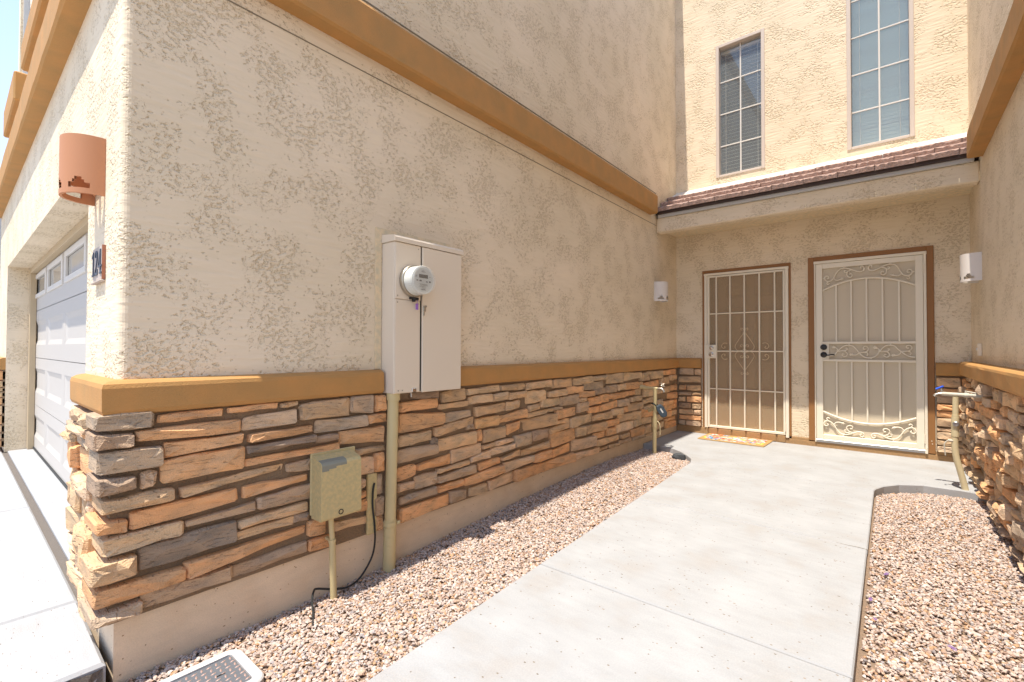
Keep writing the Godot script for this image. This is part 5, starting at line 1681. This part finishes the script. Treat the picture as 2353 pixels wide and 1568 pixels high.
func ground_box() -> void:
	var t := thing("valve_box", "concrete ground box with dark tread plate lid sunk in gravel", "ground box", Vector3(0.408, -0.078, -0.134))
	var poly := func(hx: float, hz: float, r: float) -> PackedVector2Array:
		var p := PackedVector2Array()
		for q in [[1, 1, 0.0], [-1, 1, 0.5], [-1, -1, 1.0], [1, -1, 1.5]]:
			for k in 6:
				var a: float = PI * (q[2] + 0.5 * k / 5.0)
				p.append(Vector2(q[0] * (hx - r) + r * cos(a), q[1] * (hz - r) + r * sin(a)))
		return p
	var o: PackedVector2Array = poly.call(0.146, 0.226, 0.05)
	var i: PackedVector2Array = poly.call(0.11, 0.186, 0.014)
	var st := new_st()
	var n := o.size()
	for k in n:
		var l := (k + 1) % n
		var out := Vector3(o[k].x + o[l].x, 0, o[k].y + o[l].y)
		var oi := o[k] * 0.975
		var oj := o[l] * 0.975
		quad(st, Vector3(o[k].x, -0.2, o[k].y), Vector3(o[l].x, -0.2, o[l].y), Vector3(o[l].x, -0.006, o[l].y), Vector3(o[k].x, -0.006, o[k].y), out)
		quad(st, Vector3(o[k].x, -0.006, o[k].y), Vector3(o[l].x, -0.006, o[l].y), Vector3(oj.x, 0, oj.y), Vector3(oi.x, 0, oi.y), out + Vector3.UP)
		quad(st, Vector3(oi.x, 0, oi.y), Vector3(oj.x, 0, oj.y), Vector3(i[l].x, 0, i[l].y), Vector3(i[k].x, 0, i[k].y), Vector3.UP)
		quad(st, Vector3(i[k].x, 0, i[k].y), Vector3(i[l].x, 0, i[l].y), Vector3(i[l].x, -0.05, i[l].y), Vector3(i[k].x, -0.05, i[k].y), -out)
	obj("rim", st, M.ring_concrete, t)
	var ls := new_st()
	var lid: PackedVector2Array = poly.call(0.107, 0.183, 0.012)
	prism(ls, lid, -0.03, -0.004, 0.002)
	var lo := obj("lid", ls, M.plate, t)
	var tr := new_st()
	for a in 8:
		for b in 15:
			var c := Vector3(-0.0875 + a * 0.025, -0.0036, -0.175 + b * 0.025)
			var d := Vector3(1, 0, 0.25).normalized() if (a + b) % 2 == 0 else Vector3(0.25, 0, 1).normalized()
			var sd := Vector3(-d.z, 0, d.x)
			var top := c + Vector3(0, 0.0028, 0)
			var e := [c + d * 0.012, c + sd * 0.0038 + d * 0.004, c + sd * 0.0038 - d * 0.004, c - d * 0.012, c - sd * 0.0038 - d * 0.004, c - sd * 0.0038 + d * 0.004]
			for k in 6: tri(tr, e[k], e[(k + 1) % 6], top, Vector3.UP)
	tag(obj("tread_pattern", tr, M.plate_worn, lo), "", "", "", "stuff")
	bx("lift_slot", Vector3(-0.012, -0.0034, -0.13), Vector3(-0.006, -0.0026, -0.098), M.dark, lo)

func doormat() -> void:
	var w := 320
	var h := 208
	var im := Image.create(w, h, false, Image.FORMAT_RGB8)
	im.fill(Color(0.72, 0.55, 0.33))
	var r := RandomNumberGenerator.new()
	r.seed = 4
	var cols := [Color(0.91, 0.20, 0.13), Color(0.94, 0.80, 0.28), Color(0.95, 0.54, 0.46), Color(0.92, 0.75, 0.70), Color(0.93, 0.91, 0.87), Color(0.20, 0.52, 0.68), Color(0.55, 0.76, 0.71), Color(0.90, 0.32, 0.32)]
	var blob := func(cx: float, cy: float, rad: float, col: Color, petals: int):
		for y in range(maxi(14, int(cy - rad)), mini(h - 14, int(cy + rad + 1))):
			for x in range(maxi(14, int(cx - rad)), mini(w - 14, int(cx + rad + 1))):
				var dx := x - cx
				var dy := y - cy
				var dist := sqrt(dx * dx + dy * dy)
				var lim: float = rad * (0.8 + 0.2 * cos(atan2(dy, dx) * petals)) if petals > 0 else rad
				if dist < lim: im.set_pixel(x, y, col * r.randf_range(0.93, 1.0))
	for k in 150:
		var p := Vector2(r.randf_range(20, w - 20), r.randf_range(18, h - 18))
		var rad := r.randf_range(14, 27) if k < 62 else r.randf_range(4, 9)
		var ci := r.randi() % 8
		blob.call(p.x, p.y, rad, cols[ci], 5 if k < 62 else 0)
		if k < 62: blob.call(p.x, p.y, rad * 0.24, cols[[4, 0, 4, 5, 5, 4, 4, 1][ci]], 0)
	var m := mat(Color(1, 1, 1), 0.95)
	m.albedo_texture = tex(im)
	var t := thing("doormat", "coir doormat printed with bright flowers before the left door", "doormat", Vector3(0.835, 0.0, -6.04))
	t.rotation.y = -0.03
	bx("mat_base", Vector3(-0.39, 0.0005, -0.2), Vector3(0.39, 0.013, 0.265), mat(Color(0.46, 0.30, 0.13), 0.95), t, 0.004)
	var st := new_st()
	st.set_normal(Vector3.UP)
	for v in [[0, 0], [1, 0], [1, 1], [0, 0], [1, 1], [0, 1]]:
		st.set_uv(Vector2(v[0], v[1]))
		st.add_vertex(Vector3(lerpf(-0.386, 0.386, v[0]), 0.0145, lerpf(-0.196, 0.261, v[1])))
	put("flower_print", st.commit(), m, t)

func small_things() -> void:
	var t := thing("river_rock", "fist-sized dark slate rock at the far tip of the left gravel", "rock", Vector3(0.575, -0.02, -4.72))
	var st := new_st()
	var ring := []
	for lev in 4:
		var row := []
		for k in 10:
			var a := TAU * k / 10
			var rr: float = [0.062, 0.07, 0.055, 0.03][lev] * rng.randf_range(0.86, 1.12)
			row.append(Vector3(cos(a) * rr * 1.15, [-0.03, 0.0, 0.026, 0.036][lev] + rng.randf_range(-0.004, 0.004), sin(a) * rr * 0.7))
		ring.append(row)
	for lev in 3:
		for k in 10: quad(st, ring[lev][k], ring[lev][(k + 1) % 10], ring[lev + 1][(k + 1) % 10], ring[lev + 1][k], Vector3(ring[lev][k].x, 0.03 * lev, ring[lev][k].z))
	for k in range(1, 9): tri(st, ring[3][0], ring[3][k], ring[3][k + 1], Vector3.UP)
	obj("rock", st, M.slate, t)
	var w := thing("twig", "short dry twig lying on the left gravel strip", "twig", Vector3(0.53, -0.06, -1.95))
	var ws := new_st()
	tube(ws, [Vector3(-0.075, 0.006, -0.03), Vector3(-0.03, 0.008, -0.014), Vector3(0.03, 0.006, 0.01), Vector3(0.075, 0.004, 0.018)], [0.005, 0.0045, 0.004, 0.003], 6)
	obj("stick", ws, M.twig, w)
	var d := thing("doorbell", "small beige doorbell button plate low on right stucco wall", "doorbell", Vector3(W, 1.12, -5.55))
	bx("plate", Vector3(-0.03, 0.0, -0.03), Vector3(-0.001, 0.112, 0.03), M.panel_box, d, 0.004)
	var db := new_st()
	lathe(db, Vector3(-0.03, 0.06, 0.0), Vector3.LEFT, [[0.012, 0], [0.012, 0.004], [0.009, 0.006], [0, 0.006]], 14)
	obj("button", db, M.sticker, d)
	var p := thing("house_number_plaque", "small clay plaque with number 124 below the terracotta lamp", "house number", Vector3(-0.352, 1.55, 0.0))
	bx("plaque", Vector3(-0.1, -0.078, 0.001), Vector3(0.095, 0.076, 0.014), M.plaque, p, 0.003)
	bx("plaque_edge", Vector3(0.095, -0.076, 0.001), Vector3(0.098, 0.074, 0.013), M.plaque_side, p)
	bx("plaque_ledge", Vector3(-0.106, -0.087, 0.001), Vector3(0.1, -0.078, 0.02), M.plaque, p, 0.003)
	var tm := put("number", text_mesh("124", 0.15, 0.004), M.number, p, Vector3(-0.004, 0.0, 0.016))
	tm.scale = Vector3(0.86, 1.0, 1.0)

func fallen_petals() -> void:
	for q in [[2.372, -2.767, "withered purple petal on right gravel, farthest of the petals from the camera"], [2.315, -2.395, "purple petal on right gravel tight against the walkway edge"], [2.336, -2.2, "purple petal on right gravel, nearest the camera beside the walkway"], [2.582, -2.147, "lone purple petal out in the middle of the right gravel bed"]]:
		var t := thing("fallen_petal", q[2], "petal", Vector3(q[0], -0.026, q[1]), "purple petals on the right gravel")
		t.rotation = Vector3(rng.randf_range(-0.3, 0.3), rng.randf() * TAU, rng.randf_range(-0.3, 0.3))
		var st := new_st()
		var c := Vector3(0, 0.004, 0)
		for k in 7:
			var a := TAU * k / 7.0
			var b := TAU * (k + 1) / 7.0
			tri(st, Vector3(cos(a) * 0.016, rng.randf_range(0.0, 0.006), sin(a) * 0.009), Vector3(cos(b) * 0.016, 0.003, sin(b) * 0.009), c, Vector3.UP)
		obj("petal", st, M.petal, t)

func build_far() -> void:
	var t := thing("far_house", "shaded pale stucco house across the driveway at far left", "house", Vector3(-16.0, -0.05, 0))
	bx("wall", Vector3(-8, -0.2, -14), Vector3(0, 5.3, 7), M.far_wall, t)
	bx("trim_band", Vector3(0.001, 2.54, -14), Vector3(0.08, 2.74, 7), M.trim, t)
	bx("eave", Vector3(-8.3, 5.3, -14.3), Vector3(0.35, 5.5, 7.3), M.trim, t)
	var gs := new_st()
	for k in 4: box(gs, Vector3(0.001, 0.05 + 0.49 * k, -3.2), Vector3(0.02, 0.53 + 0.49 * k, 1.6), 0.008)
	obj("garage_door", gs, M.far_door, t)
	bx("door_trim", Vector3(0.001, 2.03, -3.3), Vector3(0.06, 2.12, 1.7), M.trim, t)

func _ready() -> void:
	rng.seed = 20250
	var cam := Camera3D.new()
	cam.name = "camera"
	cam.position = Vector3(2.399, 1.177, 0.432)
	cam.rotation_degrees = Vector3(0.892, 39.344, 0.175)
	cam.fov = rad_to_deg(2.0 * atan(999.5 / 1354.327))
	cam.near = 0.02
	cam.far = 1500.0
	add_child(cam)
	cam.current = true
	var sky_m := ProceduralSkyMaterial.new()
	sky_m.sky_top_color = Color(0.60, 0.72, 0.91)
	sky_m.sky_horizon_color = Color(0.90, 0.91, 0.92)
	sky_m.sky_curve = 0.18
	sky_m.ground_horizon_color = Color(0.72, 0.70, 0.66)
	sky_m.ground_bottom_color = Color(0.55, 0.52, 0.47)
	sky_m.sky_energy_multiplier = 0.92
	var sky := Sky.new()
	sky.sky_material = sky_m
	var env := Environment.new()
	env.background_mode = Environment.BG_SKY
	env.sky = sky
	env.tonemap_mode = Environment.TONE_MAPPER_LINEAR
	env.tonemap_exposure = 2.25
	env.sdfgi_enabled = true
	env.ssao_enabled = true
	env.ssil_enabled = true
	var we := WorldEnvironment.new()
	we.environment = env
	add_child(we)
	var sun := DirectionalLight3D.new()
	sun.name = "sun"
	sun.basis = Basis.looking_at(Vector3(0.025, -1.0, -0.328).normalized(), Vector3.FORWARD)
	sun.light_energy = 1.0
	sun.light_color = Color(1.0, 0.97, 0.92)
	sun.light_angular_distance = 0.5
	sun.shadow_enabled = true
	add_child(sun)
	make_materials()
	M.garage_glass = mat(Color(0.42, 0.40, 0.36), 0.06)
	M.petal = mat(Color(0.17, 0.09, 0.24), 0.8)
	M.trim_pale = mat(Color(0.52, 0.40, 0.25), 0.7)
	build_setting()
	build_left()
	build_entry()
	build_right()
	build_far()
	meter_cabinet()
	utility_box()
	sconce("terracotta_lamp", "terracotta half-round wall lamp with stepped cut-out beside garage", Vector3(-0.405, 1.845, 0.001), 0.0, M.terracotta, "")
	sconce("white_lamp", "white half-round wall lamp in shade above left stone wall", Vector3(0.001, 1.80, -5.55), PI / 2, M.white_clay, "half-round wall lamps by the doors")
	sconce("white_lamp", "white half-round wall lamp, half sunlit, on the right wall", Vector3(W - 0.001, 1.805, -5.585), -PI / 2, M.white_clay, "half-round wall lamps by the doors")
	hose_bibs()
	ground_box()
	doormat()
	small_things()
	fallen_petals()
